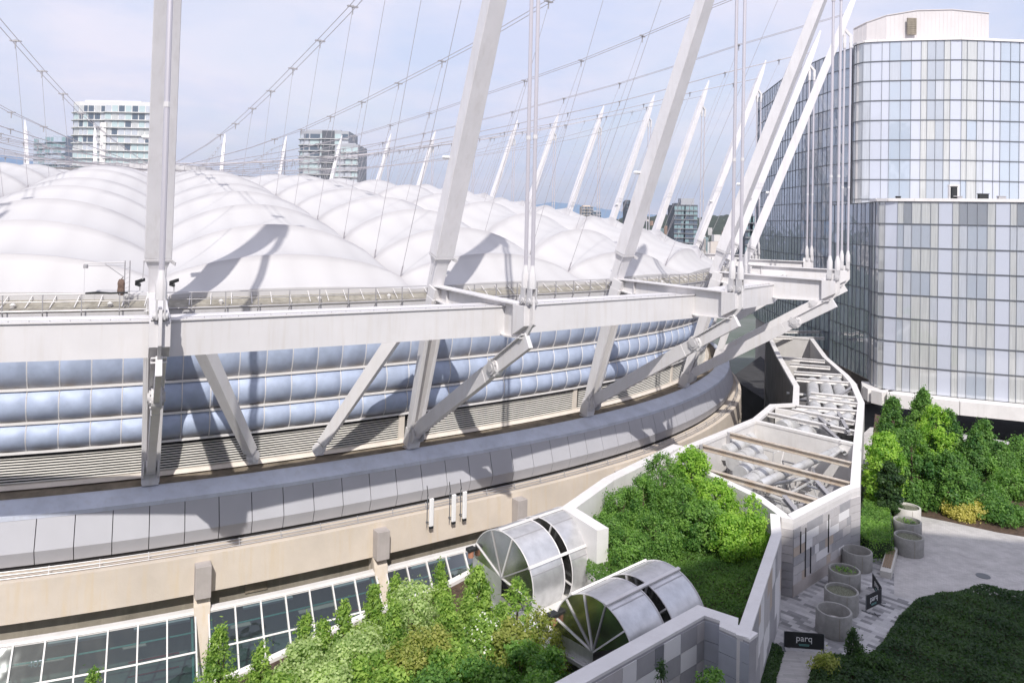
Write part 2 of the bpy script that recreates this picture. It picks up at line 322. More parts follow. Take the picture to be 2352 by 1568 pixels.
# arch seams: thin raised ribs where the arches sit
# ---- masts
VIS=list(range(-8,25))
MT=lambda k,f:RP(k,13.1*f,-5.04+34.93*f)
for k in VIS:
    n=NR(k);t=TG(k);ax=nrm(MT(k,1)-MT(k,0));dr=nrm(np.cross(t,ax))
    mb=MB();secs=[(0,.95,.8),(.055,1.0,.85),(.075,1.5,1.05),(.5,1.35,1.0),(.86,1.05,.9),(.93,.7,.7),(1,.16,.22)];vs=[];fs=[]
    for f,wt,wr in secs:
        c=MT(k,f)
        for i,j in((-1,-1),(1,-1),(1,1),(-1,1)): vs.append(c+t*i*wt/2+dr*j*wr/2)
    for i in range(len(secs)-1):
        for q in range(4): fs.append((4*i+q,4*i+(q+1)%4,4*i+4+(q+1)%4,4*i+4+q))
    fs+= [(3,2,1,0),tuple(4*(len(secs)-1)+q for q in range(4))]
    mb.add(vs,fs);m=mb.build('mast',M_MAST,ST,bevel=.03)
    g=MB();c=MT(k,.07)
    for sgn in(-1,1): g.bar(c+t*sgn*.72-dr*.5,c+t*sgn*.72+dr*.6,.05,.12,up=ax)
    g.bar(c+t*-.8+dr*.55,c+t*.8+dr*.55,.06,.1,up=ax);g.bar(c+t*.7+dr*.5,c+t*.95+dr*.8-ax*.1,.05,.25,up=ax);g.bar(c-t*.75+dr*.5,c-t*.8+dr*.5-ax*1.2,.05,.05,up=n);g.build('clamp',M_STEELG,m)
    # backstay ropes (pair) from the mast head down to the outrigger tip
    zt=-5.04+34.93*.8
    for o in(11.55,12.25):
        g=MB();ns=10 if k<6 else 5;g.tube([RP(k,o,-3.3),RP(k,o,zt)],.125,ns);r=g.build('backstay_rope',M_ROPE,m,smooth=True)
        g=MB();g.tube([RP(k,o,-4.0),RP(k,o,-3.9),RP(k,o,-3.2),RP(k,o,-2.85),RP(k,o,-2.6)],[.24,.25,.25,.17,.13],10)
        g.build('rope_socket',M_STEEL,m,smooth=True);g=MB();g.tube([RP(k,o,5.),RP(k,o,5.25)],.15,8);g.build('rope_collar',M_STEEL,m,smooth=True);g=MB();g.tube([RP(k,o,zt-.6),RP(k,o,zt+.2)],.2,8)
        g.bar(RP(k,o,zt),RP(k,o,zt+1.0),.35,.3,up=t);g.bar(RP(k,o,zt+.9),MT(k,.86),.3,.35,up=t)
        g.build('rope_head',M_STEEL,m)
    if k%2==0 or k<6:
        g=MB();c=MT(k,.27)-n*.5
        for q in range(3): g.tube([c-t*(.5+.22*q)-n*.1,c-t*(.5+.22*q)-n*.42],.14,8);
        g.bar(c-t*.3,c-t*1.1,.08,.08);g.build('spotlight',M_LET,m)
# ---- main cables over the roof with hangers down to the valleys
DN=[-7.,1.,9.,17.2,25.7,34.2,42.4,50.3,58.5,67];DA=[5.7,10.9,18,25.2,32.6,39.3,46.2,54.8,None,None]
def cabz(d): return float(np.interp(d,[-11.9,11.8,15.7,25.7,34.4,42.4,50.2,58.5,75,95,108],[26.6,20.75,19.85,17.95,16.4,15.0,13.8,12.6,11.0,9.7,9.2]))
for k in VIS:
    main=MB();side=TG(k)
    start=MT(k,.905)
    def cp(d):
        z=cabz(d)
        if d<0:
            f=(d+11.85)/11.85;P=RP(k,-d,z) if d<0 else None;return P
        return INW(k,d,z)
    ds=[-11.9,-7,1,9,17.2,25.7,34.2,42.4,50.3,58.5,67,75,85,95,107]
    for w in(-.32,.32):
        pts=[cp(d)+side*w*(1 if d<60 else .3) for d in ds];pts[0]=start+side*w-NR(k)*.1
        main.tube(pts,.036 if k<8 else .05,6)
    mc=main.build('main_cable',M_CABLE,ST)
    for d,a in zip(DN,DA):
        c=cp(d)
        g=MB();g.bar(c-side*.5,c+side*.5,.3,.12);g.tube([c+(0,0,.12),c-(0,0,.75)],[.1,.05],6);g.build('cable_clamp',M_GALV,mc)
        if a is not None:
            g=MB();e=INW(k,a,np.interp(a,DV,ZV)-.05);g.tube([c-(0,0,.3),e],.022 if k<8 else .03,5);g.tube([e,e+(c-e)*.03],.06,5);g.build('hanger',M_CABLE,mc)
# secondary lower cables that gather at the hub
for k in VIS:
    main=MB();a=MT(k,.83);b=INW(k,100,8.6);pts=[]
    for i in range(9):
        f=i/8;q=a*(1-f)+b*f;q[2]-=5.6*4*f*(1-f)*(1-.35*f)+ (0 if f>.5 else 0);pts.append(q)
    if k>=8 or k<-2: main.tube(pts,.05,5);main.build('stay_cable',M_CABLE,ST)
g=MB();hub=[]
for i in range(24):
    a=2*math.pi*i/24;hub.append(np.array([CX+10*math.cos(a),CY+7*math.sin(a),9.1]))
for i in range(24): g.bar(hub[i],hub[(i+1)%24],.5,.9)
for i in range(0,24,2): g.bar(hub[i]+(0,0,.5),hub[i]-(0,0,2.2),.35,.35)
g.prism([h[:2]*1. for h in hub],6.6,7.0);g.build('cable_hub_ring',M_STEELG,ST)
# ---- ring beam
OB=lambda s:float(np.interp(s,[-1,0,1,2,3,4,6],[9.2,10.6,9.4,8.2,6.2,5.2,5.2]))
ZBT,ZBB=-5.3,-7.05
for k in range(-2,9):
    mb=MB()
    def q(s,di,z):
        o=OB(s);zz=(-5.8+(o-6)*.133+(z-ZBT)) if z>-6 else (-7.7+(o-6)*.165+(z-ZBB));return RP(s,o-di,zz)
    a,b=k,k+1
    if 0: pass
    P=[q(s,di,z) for s in(a,b) for di,z in((0,ZBB),(0,ZBT),(2.6,ZBT),(2.6,ZBB))]
    mb.add(P,[(0,1,2,3),(7,6,5,4),(0,4,5,1),(1,5,6,2),(2,6,7,3),(3,7,4,0)])
    # top flange lip and stiffener seams
    A,B=q(a,-.03,ZBT+.03),q(b,-.03,ZBT+.03);mb.bar(A,B,.12,.09)
    bm_=mb.build('ring_beam',M_STEEL,ST)
    g=MB()
    A,B=q(a,.35,ZBT+.10),q(b,.35,ZBT+.10)
    g.tube([A,B],.022,5)
    for i in range(24): c=A+(B-A)*(i+.5)/24;g.box(c-(0,0,.06),(.04,.04,.1))
    g.build('safety_line',M_GALV,bm_)
# ---- outriggers, tip plates, ties, columns
pins={}
for k in range(-2,9):
    n=NR(k);t=TG(k);mb=MB();zi=-4.78;zo=-5.0;oo=OB(k)
    # tapered I section
    for z1,z2,(h1,h2),w,th in((zi,zo,(0,0),.9,.09),):
        mb.bar(RP(k,.4,zi),RP(k,11.3,zo),w,th);mb.bar(RP(k,.4,zi-.9),RP(k,oo+.5,-7.1),w*.8,.08);mb.bar(RP(k,oo+.5,-7.1),RP(k,11.6,-7.0),w*.8,.08)
        W_=[RP(k,.4,zi),RP(k,11.3,zo),RP(k,11.3,-7.0),RP(k,oo+.5,-7.1),RP(k,.4,zi-.9)]
        for sg in(-.04,.04): pass
        vs=[x+t*.05 for x in W_]+[x-t*.05 for x in W_];m5=len(W_)
        mb.add(vs,[tuple(range(m5)),tuple(range(m5,2*m5))[::-1]]+[(i,(i+1)%m5,m5+(i+1)%m5,m5+i) for i in range(m5)])
    mb.bar(RP(k,2.2,zi-.1),RP(k,2.2,-5.9),.05,.5,up=t)
    og=mb.build('outrigger',M_STEEL,ST)
    mb=MB()
    def plate(c,off,th):
        m5=len(c);vs=[x+t*(off+th) for x in c]+[x+t*(off-th) for x in c]
        mb.add(vs,[tuple(range(m5)),tuple(range(m5,2*m5))[::-1]]+[(i,(i+1)%m5,m5+(i+1)%m5,m5+i) for i in range(m5)])
    for sg in(-.42,.42): plate([RP(k,10.9,-5.0),RP(k,12.1,-5.02),RP(k,12.1,-6.2),RP(k,10.9,-6.85)],sg,.04)
    mb.obox(RP(k,12.1,-5.62),n*.035,t*.46,(0,0,.6));mb.obox(RP(k,11.5,-6.53),n*.6+np.array([0,0,.32]),t*.46,(0,0,.035))
    plate([RP(k,11.0,-4.45),RP(k,12.45,-4.45),RP(k,12.5,-5.2),RP(k,12.5,-6.1),RP(k,11.0,-7.9),RP(k,10.4,-8.35),RP(k,10.9,-7.)],0,.08)
    tp=mb.build('tip_plate',M_STEEL,ST,bevel=.015)
    g=MB()
    for o in(11.55,12.25):
        g.disc(RP(k,o,-4.75),t,.2,.62,14);g.disc(RP(k,o,-4.75),t,.1,.7,12)
        for sg in(-.17,.17): g.bar(RP(k,o,-4.9)+t*sg,RP(k,o,-3.95)+t*sg,.08,.42,up=n)
    g.build('rope_pin',M_STEELG,tp,smooth=True)
    # tie strut: tip -> knuckle -> foot
    T=RP(k,11.7,-7.3);F=RP(k,-2.5,-16.0);K=T+(F-T)*.235
    d=nrm(F-T);u=nrm(np.cross(t,d))
    u=u if u[2]>0 else -u
    mb=MB();mb.bar(T-d*.4,K,.3,1.0,up=u,h2=.9);mb.bar(T-d*.3+u*.45,K+d*.2+u*.42,.7,.08,up=u)
    mb.disc(K,t,.62,.5,24)
    mb.bar(K+d*.1,K+d*1.2,.42,.95,up=u,h2=1.0);mb.bar(K+d*1.2,F,.46,1.05,up=u,h2=.95);mb.disc(F,t,.55,.6,22)
    ts=mb.build('tie_strut',M_STEEL,ST,bevel=.02)
    g=MB()
    for c,r in((K,.26),(F,.2)):
        g.disc(c,t,r,.85,16);g.disc(c,t,r*1.7,.72,16)
    for i in range(8):
        a=i*math.pi/4;c=K+(d*math.cos(a)+u*math.sin(a))*.52;g.disc(c,t,.07,.62,6)
    g.build('pin',M_STEELG,ts,smooth=True)
    # column (open channel with two cheeks)
    F=RP(k,-3.1,-17.1);H=RP(k,.4,-5.6);d=nrm(H-F);u=nrm(np.cross(t,d));u=u if u@n>0 else -u;mb=MB()
    for sg in(-1,1):
        mb.bar(F+t*sg*.38,H+t*sg*.52,.10,.75,up=u,h2=1.15);mb.bar(F+t*sg*.38+u*.36,H+t*sg*.52+u*.5,.30,.07,up=u)
    mb.bar(F-u*.3,H-u*.42,.72,.12,up=u,w2=1.05)
    mb.bar(H-d*.3,H+d*.8,1.1,1.0,up=u);mb.bar(F-d*.1,F+d*1.3,.95,.95,up=u)
    co=mb.build('column',M_STEEL,ST,bevel=.02)
    g=MB();g.obox(RP(k,-3.2,-17.3),n*.35,t*.5,(0,0,.08));
    for sg in(-1,1): g.disc(RP(k,-2.4,-16.2)+t*sg*.42,t,.6,.1,18)
    g.build('foot_bracket',M_STEELG,co)
# braces of the braced bay
def offpt(u,v,off,lo=-40,hi=-2):
    from math import inf
    def f(z):
        X=onz(u,v,z)[:2];best=None
        for s in np.arange(-3,7,.05):
            P,n=ring(s);d=X-P
            w=d@d
            if best is None or w<best[0]: best=(w,s,d@n)
        return best
    for _ in range(26):
        m=(lo+hi)/2;b=f(m)
        if b[2]>off: hi=m
        else: lo=m
    return b[1],m
for (tu,tv),(fu,fv) in(((443,815),(590,1050)),((935,780),(738,1032))):
    s,z=offpt(fu,fv,-2.9);F=RP(s,-2.9,z+.1);s2,z2=offpt(tu,tv,2.);H=RP(s2,2.,-6.4)
    d=nrm(H-F);t=nrm(np.cross(d,(0,0,1)));u=np.cross(t,d);mb=MB();mb.bar(F+d*.5,H,.62,.7,up=u,w2=.95,h2=.9);mb.disc(F,t,.42,.5,18);mb.bar(F,F+d*.9,.34,.6,up=u);mb.obox(F-(0,0,.3),NR(s)*.2,TG(s)*.3,(0,0,.15))
    mb.build('brace',M_STEEL,ST,bevel=.02)
# ---- walkway behind the beam: wall, gutter, railing
for k in range(-2,9):
    mb=MB();rsweep(mb,[(-1.6,-5.95),(-1.6,-6.75),(-1.75,-6.75),(-1.75,-6.02),(-2.1,-6.02),(-2.1,-5.95)],k,k+1,9);w=mb.build('parapet_wall',M_STEELG,ST)
    mb=MB();rsweep(mb,[(-1.55,-5.92),(-2.1,-5.82),(-3.3,-5.42),(-4.6,-5.4),(-4.6,-5.5),(-1.55,-6.02)],k,k+1,9);mb.build('gutter',M_OLIVE,ST)
    mb=MB()
    for i in range(14):
        s=k+(i+.5)/14;mb.bar(RP(s,-2.0,-5.82),RP(s+.008,-3.2,-5.2),.05,.04)
    for i in(3,8,12):
        s=k+i/14;mb.tube([RP(s,-2.1,-5.85),RP(s,-2.1,-5.6),RP(s,-2.1,-5.5)],[.08,.17,.04],10)
    mb.build('gutter_bracket',M_PARA,ST)
    mb=MB();npst=9
    for z in(-4.9,-5.35,-5.9):
        mb.tube([RP(s,-1.1,z) for s in np.linspace(k,k+1,10)],.028 if z>-5.8 else .05,6)
    for i in range(npst):
        s=k+i/npst;mb.bar(RP(s,-1.1,-4.9),RP(s,-1.1,-6.0),.05,.09,up=NR(s));mb.bar(RP(s,-1.1,-6.0),RP(s,-1.5,-6.65),.05,.09,up=NR(s))
    mb.build('railing',M_GALV,ST)
# ---- air cushion facade
M_SILL=mat('warm white sill',(.74,.67,.59),.7,nscale=1,namt=.08)
rows=[(-3.8,-8.2,-4.,-10.95),(-4.,-11.15,-4.15,-13.05),(-4.15,-13.25,-4.3,-14.9)]
NC=10
cush=[];
for k in range(-2,7):
    for c in range(NC):
        for r in rows: cush.append((k+c/NC,k+(c+1)/NC,r))
def cushion(s0,s1,r,mb,D):
    G=[];o1,z1,o2,z2=r;n=7
    for i in range(n+1):
        row=[]
        for j in range(n+1):
            a,b=i/n,j/n;s=s0+(s1-s0)*(.008+.984*b);h=1-(2*a-1)**4;w=1-(2*b-1)**4
            f=(math.sin(math.pi*a)**.75)*(.6+.4*math.sin(math.pi*b)**.6) if 0<a<1 else 0
            row.append(RP(s,o1+(o2-o1)*a+.52*f,z1+(z2-z1)*a-.05*f));D.append(max(0,(a-.62)/.38)**1.3*1.3 if True else 0)
        G.append(row)
    mb.grid(G)
def finish_cush(mb,D):
    o=mb.build('air_cushion',M_CUSH,ST,smooth=True,recalc=False);a=o.data.attributes.new('dirt','FLOAT','POINT');a.data.foreach_set('value',D);return o
near=sorted(cush,key=lambda c:np.linalg.norm(RP(c[0],-3,-11)[:2]) if -.75<c[0] else 999)[:100]
ids={(round(c[0],3),c[2]) for c in near};rest=MB();RD=[]
for c in cush:
    if (round(c[0],3),c[2]) in ids: mb=MB();D=[];cushion(*c,mb,D);finish_cush(mb,D)
    else: cushion(*c,rest,RD)
tag(finish_cush(rest,RD),kind='stuff')
for k in range(-2,7):
    mb=MB()
    for o,z in((-3.75,-8.1),(-3.95,-11.05),(-4.1,-13.15),(-4.25,-15.0)):
        for i in range(NC): mb.bar(RP(k+i/NC,o+.02,z),RP(k+(i+1)/NC,o+.02,z),.2,.15)
    for i in range(NC):
        s=k+i/NC
        for o1,z1,o2,z2 in rows: mb.tube([RP(s,o1+(o2-o1)*a+.52*.6*math.sin(math.pi*a)**.75+.01,z1+(z2-z1)*a) for a in(0.001,.06,.18,.35,.5,.65,.82,.94,.999)],.042,4)
    mb.build('facade_frame',M_WHITE,ST)
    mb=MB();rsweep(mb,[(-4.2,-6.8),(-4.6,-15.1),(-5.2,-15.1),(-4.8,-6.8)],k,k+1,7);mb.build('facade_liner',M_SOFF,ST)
    mb=MB();G=10
    for i in range(G):
        a=(i+.5)/G;o=-4.4-.12*a;z=-15.28-1.72*a
        for q in range(5):
            A,B=k+.015+.97*q/5,k+.015+.97*(q+1)/5;mb.bar(RP(A,o,z),RP(B,o,z),.085,.02,up=nrm(NR(A)*.75+np.array([0,0,1.])))
    mb.build('louvre',M_LOUV,ST)
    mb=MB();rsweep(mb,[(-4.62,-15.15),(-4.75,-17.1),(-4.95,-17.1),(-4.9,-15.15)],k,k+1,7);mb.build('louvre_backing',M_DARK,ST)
    mb=MB();mb.bar(RP(k-.012,-4.4,-15.1),RP(k-.012,-4.5,-17.1),.45,.2,up=NR(k));rsweep(mb,[(-4.3,-17.0),(-4.15,-17.24),(-5.0,-17.26),(-5.0,-17.0)],k,k+1,9);mb.build('facade_sill',M_SILL,ST)
    # ledge, coping, fascia
    mb=MB();rsweep(mb,[(-5.3,-17.28),(-2.9,-17.45),(-2.9,-17.7),(-5.3,-17.7)],k,k+1,9);mb.build('ledge',M_LEDGE,ST)
    mb=MB();rsweep(mb,[(-2.95,-17.4),(-2.75,-17.42),(-1.5,-17.95),(-1.5,-18.2),(-2.95,-18.2)],k,k+1,9);mb.build('coping',M_COPE,ST)
    NF=9;FP_=[(-1.58,-18.0),(-1.0,-19.95),(-1.28,-20.8),(-1.4,-20.8),(-1.15,-19.95),(-1.72,-18.05)]
    for i in range(NF):
        a,b=k+(i+.012)/NF,k+(i+.988)/NF
        mb=MB();rsweep(mb,FP_,a,b,2)
        for s_,fl in((a,0),(b,1)):
            f=[RP(s_,o,z) for o,z in FP_];mb.add(f,[(0,1,4,5),(1,2,3,4)])
        mb.build('fascia_panel',M_FASC,ST)
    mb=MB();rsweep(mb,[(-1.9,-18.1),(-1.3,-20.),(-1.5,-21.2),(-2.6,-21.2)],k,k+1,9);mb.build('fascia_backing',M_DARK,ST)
    mb=MB()
    for o,z in((-.55,-20.75),(-.5,-20.92),(-.4,-21.1)): mb.tube([RP(s,o,z) for s in np.linspace(k,k+1,10)],.03,5)
    for i in range(7): s=k+i/7;mb.bar(RP(s,-.4,-21.15),RP(s,-.6,-20.7),.04,.05)
    mb.build('pipe_rail',M_GALV,ST)
for k in range(-2,8):
    mb=MB();rsweep(mb,[(0,-21.2),(.06,-23.5),(-.45,-23.5),(-1.6,-22.3),(-1.6,-21.15)],k,k+1,9);mb.build('concrete_band',M_BEIGE,ST)
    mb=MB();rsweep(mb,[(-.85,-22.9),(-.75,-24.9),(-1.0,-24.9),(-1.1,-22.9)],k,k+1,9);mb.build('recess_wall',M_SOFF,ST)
    g=MB();s=k+.35;g.obox(RP(s,-.78,-24.05),TG(s)*.7,NR(s)*.1,(0,0,.38));g.build('recess_vent',M_LEDGE,ST)
for i,(u,v) in enumerate(((462,1350),(863,1250),(1183,1182),(1417,1107))):
    s={0:.165,1:.79,2:1.42,3:2.04}[i];n,t=NR(s),TG(s)
    mb=MB();mb.obox(RP(s,.42,-22.55),n*.42,t*.46,(0,0,.98));c=RP(s,.42,-21.35)
    b=mb.build('corbel',M_PIER,ST,bevel=.02)
    mb=MB();ps=[(-1.0,-22.5),(.0,-23.2),(.5,-24.1),(1.35,-27.3),(.4,-27.3),(-1.0,-24.6)];m5=len(ps)
    w=[.42,.42,.5,.26,.26,.4]
    vs=[RP(s,o,z)+t*q for (o,z),q in zip(ps,w)]+[RP(s,o,z)-t*q for (o,z),q in zip(ps,w)]
    mb.add(vs,[tuple(range(m5)),tuple(range(m5,2*m5))[::-1]]+[(i2,(i2+1)%m5,m5+(i2+1)%m5,m5+i2) for i2 in range(m5)]);mb.build('pier',M_BEIGE,ST,bevel=.02)
    mb=MB();mb.bar(RP(s,1.1,-27.1),RP(s,1.6,-31.),.4,.4,up=n);mb.build('pier_post',M_WHITE,ST)
# ---- sloping concourse glazing between the piers; the sill line is the podium edge
SPX=[(-420,1930),(0,1745),(550,1540),(800,1424),(1025,1338),(1105,1295),(1330,1190)]
def px(X): X=np.asarray(X,float);d=X@FW;return UX+FPX*(X@RIGHT)/d,V0-FPX*(X@UP)/d
def sillp(s):
    p0=RP(s,.4,-24.5);dr=NR(s)*.58+np.array([0,0,-.815])
    for i in range(200):
        X=p0+dr*i*.04;u,v=px(X)
        if v>=np.interp(u,[q[0] for q in SPX],[q[1] for q in SPX]): break
    return X
GL=[(-1.1,-.45),(-.45,.145),(.185,.77),(.81,1.40)]
for gi,(a,b) in enumerate(GL):
    NP_=7;top=lambda s:RP(s,.4,-24.5)
    low=sillp
    hb=[]
    for i in range(NP_):
        s0,s1=a+(b-a)*i/NP_,a+(b-a)*(i+1)/NP_
        Ls=[np.linalg.norm(low(q)-top(q)) for q in(s0,s1)];dd=[nrm(low(q)-top(q)) for q in(s0,s1)]
        for j in range(4):
            if j*2.15>=max(Ls): break
            A,B,C_,D_=[top((s0,s1)[i2])+dd[i2]*min(Ls[i2],2.15*jj) for i2,jj in((0,j),(1,j),(1,j+1),(0,j+1))]
            mb=MB();mb.quad(A,B,C_,D_);w_=mb.build('window_pane',G_CLEAR,ST)
            if j: hb.append((A,B,.1))
        hb.append((low(s0),low(s1),.2));hb.append((top(s0),top(s1),.14))
    mb=MB()
    nn=nrm(np.cross(top(b)-top(a),low(a)-top(a)));nn=nn if nn[2]>0 else -nn
    for i in range(NP_+1):
        s=a+(b-a)*i/NP_;mb.bar(top(s)+nn*.05,low(s)+nn*.05,.085,.16,up=nn)
    for A,B,w in hb: mb.bar(A+nn*.06,B+nn*.06,w,.12,up=nn)
    mb.build('window_frame',M_WHITE,ST)
    mb=MB()
    for i in range(NP_): s0,s1=a+(b-a)*i/NP_,a+(b-a)*(i+1)/NP_;mb.bar(top(s0)+nrm(low(s0)-top(s0))*1.0-nn*.3,top(s1)+nrm(low(s1)-top(s1))*1.0-nn*.3,.09,.09,up=nn)
    for s in(a+.01,b-.01): mb.bar(top(s)-nn*.4,low(s)-nn*.4,.12,.12,up=nn)
    mb.build('teal_frame',M_TEAL,ST)
    mb=MB()
    for i in range(NP_): s0,s1=a+(b-a)*i/NP_,a+(b-a)*(i+1)/NP_;mb.add([RP(s0,-.02,-24.36),RP(s1,-.02,-24.36),RP(s1,.5,-24.4),RP(s0,.5,-24.4),RP(s0,-.02,-24.6),RP(s1,-.02,-24.6),RP(s1,.5,-24.6),RP(s0,.5,-24.6)],[(0,1,2,3),(7,6,5,4),(2,3,7,6),(0,1,5,4),(1,2,6,5),(0,3,7,4)])
    mb.build('glazing_head',M_WHITE,ST)
mb=MB();G=[[RP(s,o,z) for s in np.linspace(-2,9,80)] for o,z in((-.8,-24.6),(-3.2,-25.),(-3.2,-37.))];mb.grid(G);mb.build('concourse_wall',M_PIER,ST)
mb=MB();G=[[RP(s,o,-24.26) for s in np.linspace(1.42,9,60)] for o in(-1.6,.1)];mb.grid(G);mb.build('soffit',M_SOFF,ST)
# ---- things on the stadium
n=0
for i,(u,v0_,v1_) in enumerate(((1268,0,0),)): pass
ANT=[(996,1140,1210,'leftmost of three slim white antenna panels on the beige band'),(1040,1133,1200,'middle one of three slim white antenna panels on the beige band, thin side brackets'),(1075,1123,1192,'right one of three slim white antenna panels on the beige band, below black cables')]
for u,v0_,v1_,lab in ANT:
    s,z=offpt(u,(v0_+v1_)/2,.35);n=NR(s);t=TG(s);c=RP(s,.35,z)
    T=thing('antenna_panel',c-(0,0,1.05),lab,'antenna','antenna panels on the concrete band')
    mb=MB();mb.obox(c,n*.09,t*.17,(0,0,1.0));mb.build('radome',M_LET,T,bevel=.04)
    mb=MB();mb.tube([c-t*.28+(0,0,1.25)-n*.12,c-t*.28-(0,0,1.05)-n*.12],.035,6);mb.bar(c+(0,0,.7),c+(0,0,.7)-t*.3-n*.25,.06,.06);mb.bar(c-(0,0,.7),c-(0,0,.7)-t*.3-n*.25,.06,.06);mb.build('mounting_pole',M_MULL,T)
    mb=MB();mb.obox(c-(0,0,1.08),n*.08,t*.15,(0,0,.08));mb.build('end_cap',M_BLACK,T);mb=MB();mb.tube([c-t*.3+(0,0,1.2),c-t*.3+(0,0,1.9)-n*.2],.03,5);mb.build('cable_tail',M_BLACK,T)
# maintenance davit with brown bag
s,z=offpt(303,662,-1.9);b=RP(s,-1.9,-5.9);t=TG(s)
T=thing('davit_crane',b,'thin galvanised davit frame with brown canvas bag, left of the nearest mast','davit crane')
mb=MB();H=b+(0,0,2.95)
for q in(0,.28): mb.tube([b+t*q,H+t*q],.035,6)
for i in range(9): mb.bar(b+(0,0,.3*i),b+t*.28+(0,0,.3*i+.15),.02,.02)
mb.build('post',M_GALV,T)
mb=MB();mb.tube([H-(0,0,.1),H+t*2.25*-1-(0,0,.15)],.03,6) ;mb.tube([H-(0,0,.3),H-t*2.2-(0,0,.32)],.015,5);mb.tube([H-(0,0,1.05),H-t*1.1-(0,0,.2)],.025,6);mb.tube([H-t*2.2-(0,0,.15),H-t*2.2-(0,0,2.7)],.008,4);mb.box(H-t*2.15-(0,0,.35),(.2,.2,.22));mb.build('arm',M_GALV,T)
mb=MB();c=b-t*.18+(0,0,1.3);G=[]
for i in range(9):
    a=i/8;r=.24*(1+.15*math.sin(9*a))*(math.sin(math.pi*min(.95,max(.05,a)))**.35);G.append([c+np.array([r*math.cos(q),r*.8*math.sin(q),1.0*a-.5]) for q in np.linspace(0,2*math.pi,11)])
mb.grid(G);mb.tube([c+(0,0,.5),c+(.1,0,.62)],.03,5);mb.build('canvas_bag',M_BROWN,T,smooth=True)
s,z=offpt(250,665,-1.1);c=RP(s,-1.1,-4.86);mb=MB();G=[];t=TG(s)
mb.tube([c-t*1.15,c-t*.5+(0,0,.03),c+t*.2-(0,0,.02),c+t*1.15],[.05,.07,.06,.05],8);o=mb.build('rolled_tarp',M_BLACK);tag(o,'thin black rolled tarp lying along the top rail of the roof railing','tarp')
for u,v,l in((331,645,'small black floodlight on the left of the nearest mast foot'),(403,646,'small black floodlight on the right of the nearest mast foot')):
    s,z=offpt(u,v,.6);c=RP(s,.6,z);T=thing('floodlight',c-(0,0,.6),l,'floodlight','floodlights at the mast foot')
    mb=MB();mb.obox(c,np.array([.22,.03,.08]),np.array([0,.16,0]),(0,-.02,.1));mb.obox(c-(.12,0,.22),(.14,0,-.04),(0,.12,0),(0,0,.08));mb.build('lamp_head',M_BLACK,T,bevel=.02)
    mb=MB();mb.tube([c-(0,0,.6),c-(0,0,.05)],.03,6);mb.build('stem',M_GALV,T)
c=RP(0,0,0);

# concourse seen through the sloping glass
mb=MB();G=[[RP(s,o,-28.6) for s in np.linspace(-1.2,1.45,30)] for o in(-3.2,4.5)];mb.grid(G);mb.build('concourse_floor',mat('concourse floor',(.34,.40,.38),.5,nscale=.6,namt=.2),ST)
M_RED=mat('red paint',(.5,.05,.04),.5)
for (u0,v0_),(u1,v1_) in(((300,1630),(330,1610)),((336,1612),(422,1580)),((790,1462),(835,1445)),((905,1420),(945,1400))):
    s0,_=offpt(u0,v0_,.3);s1,_=offpt(u1,v1_,.3);zz=-27.2;mb=MB();A,B=RP(s0,.3,zz),RP(s1,.3,zz);n_=9
    for i in range(n_+1): c=A+(B-A)*i/n_;mb.bar(c-(0,0,.45),c+(0,0,.45),.07,.07)
    mb.bar(A+(0,0,.45),B+(0,0,.45),.08,.08);mb.bar(A-(0,0,.4),B-(0,0,.4),.06,.06);mb.build('red_barrier',M_RED,ST)
for s in(-.3,-.05,.3,.62,.95,1.25):
    mb=MB();mb.bar(RP(s,-2.6,-25.),RP(s,-2.6,-28.6),.5,.5);mb.build('concourse_column',M_PIER,ST)
    mb=MB();mb.obox(RP(s+.1,-1.6,-25.6),TG(s)*1.6,NR(s)*.5,(0,0,.06));mb.build('concourse_lamp',M_COPE,ST)
# ================================================================== GROUND AND PODIUM
ZG,ZP,ZT=-37.,-22.,-17.4
mb=MB();mb.quad((-9000,-300,ZG),(9000,-300,ZG),(9000,16000,ZG),(-9000,16000,ZG))
M_CITY=mat('city ground',(.16,.17,.16),.95,nscale=.03,namt=.3,col2=(.05,.08,.05))
struct(mb.build('ground',M_CITY))
def Z2(u,v,z=ZP): return onz(u,v,z)[:2]
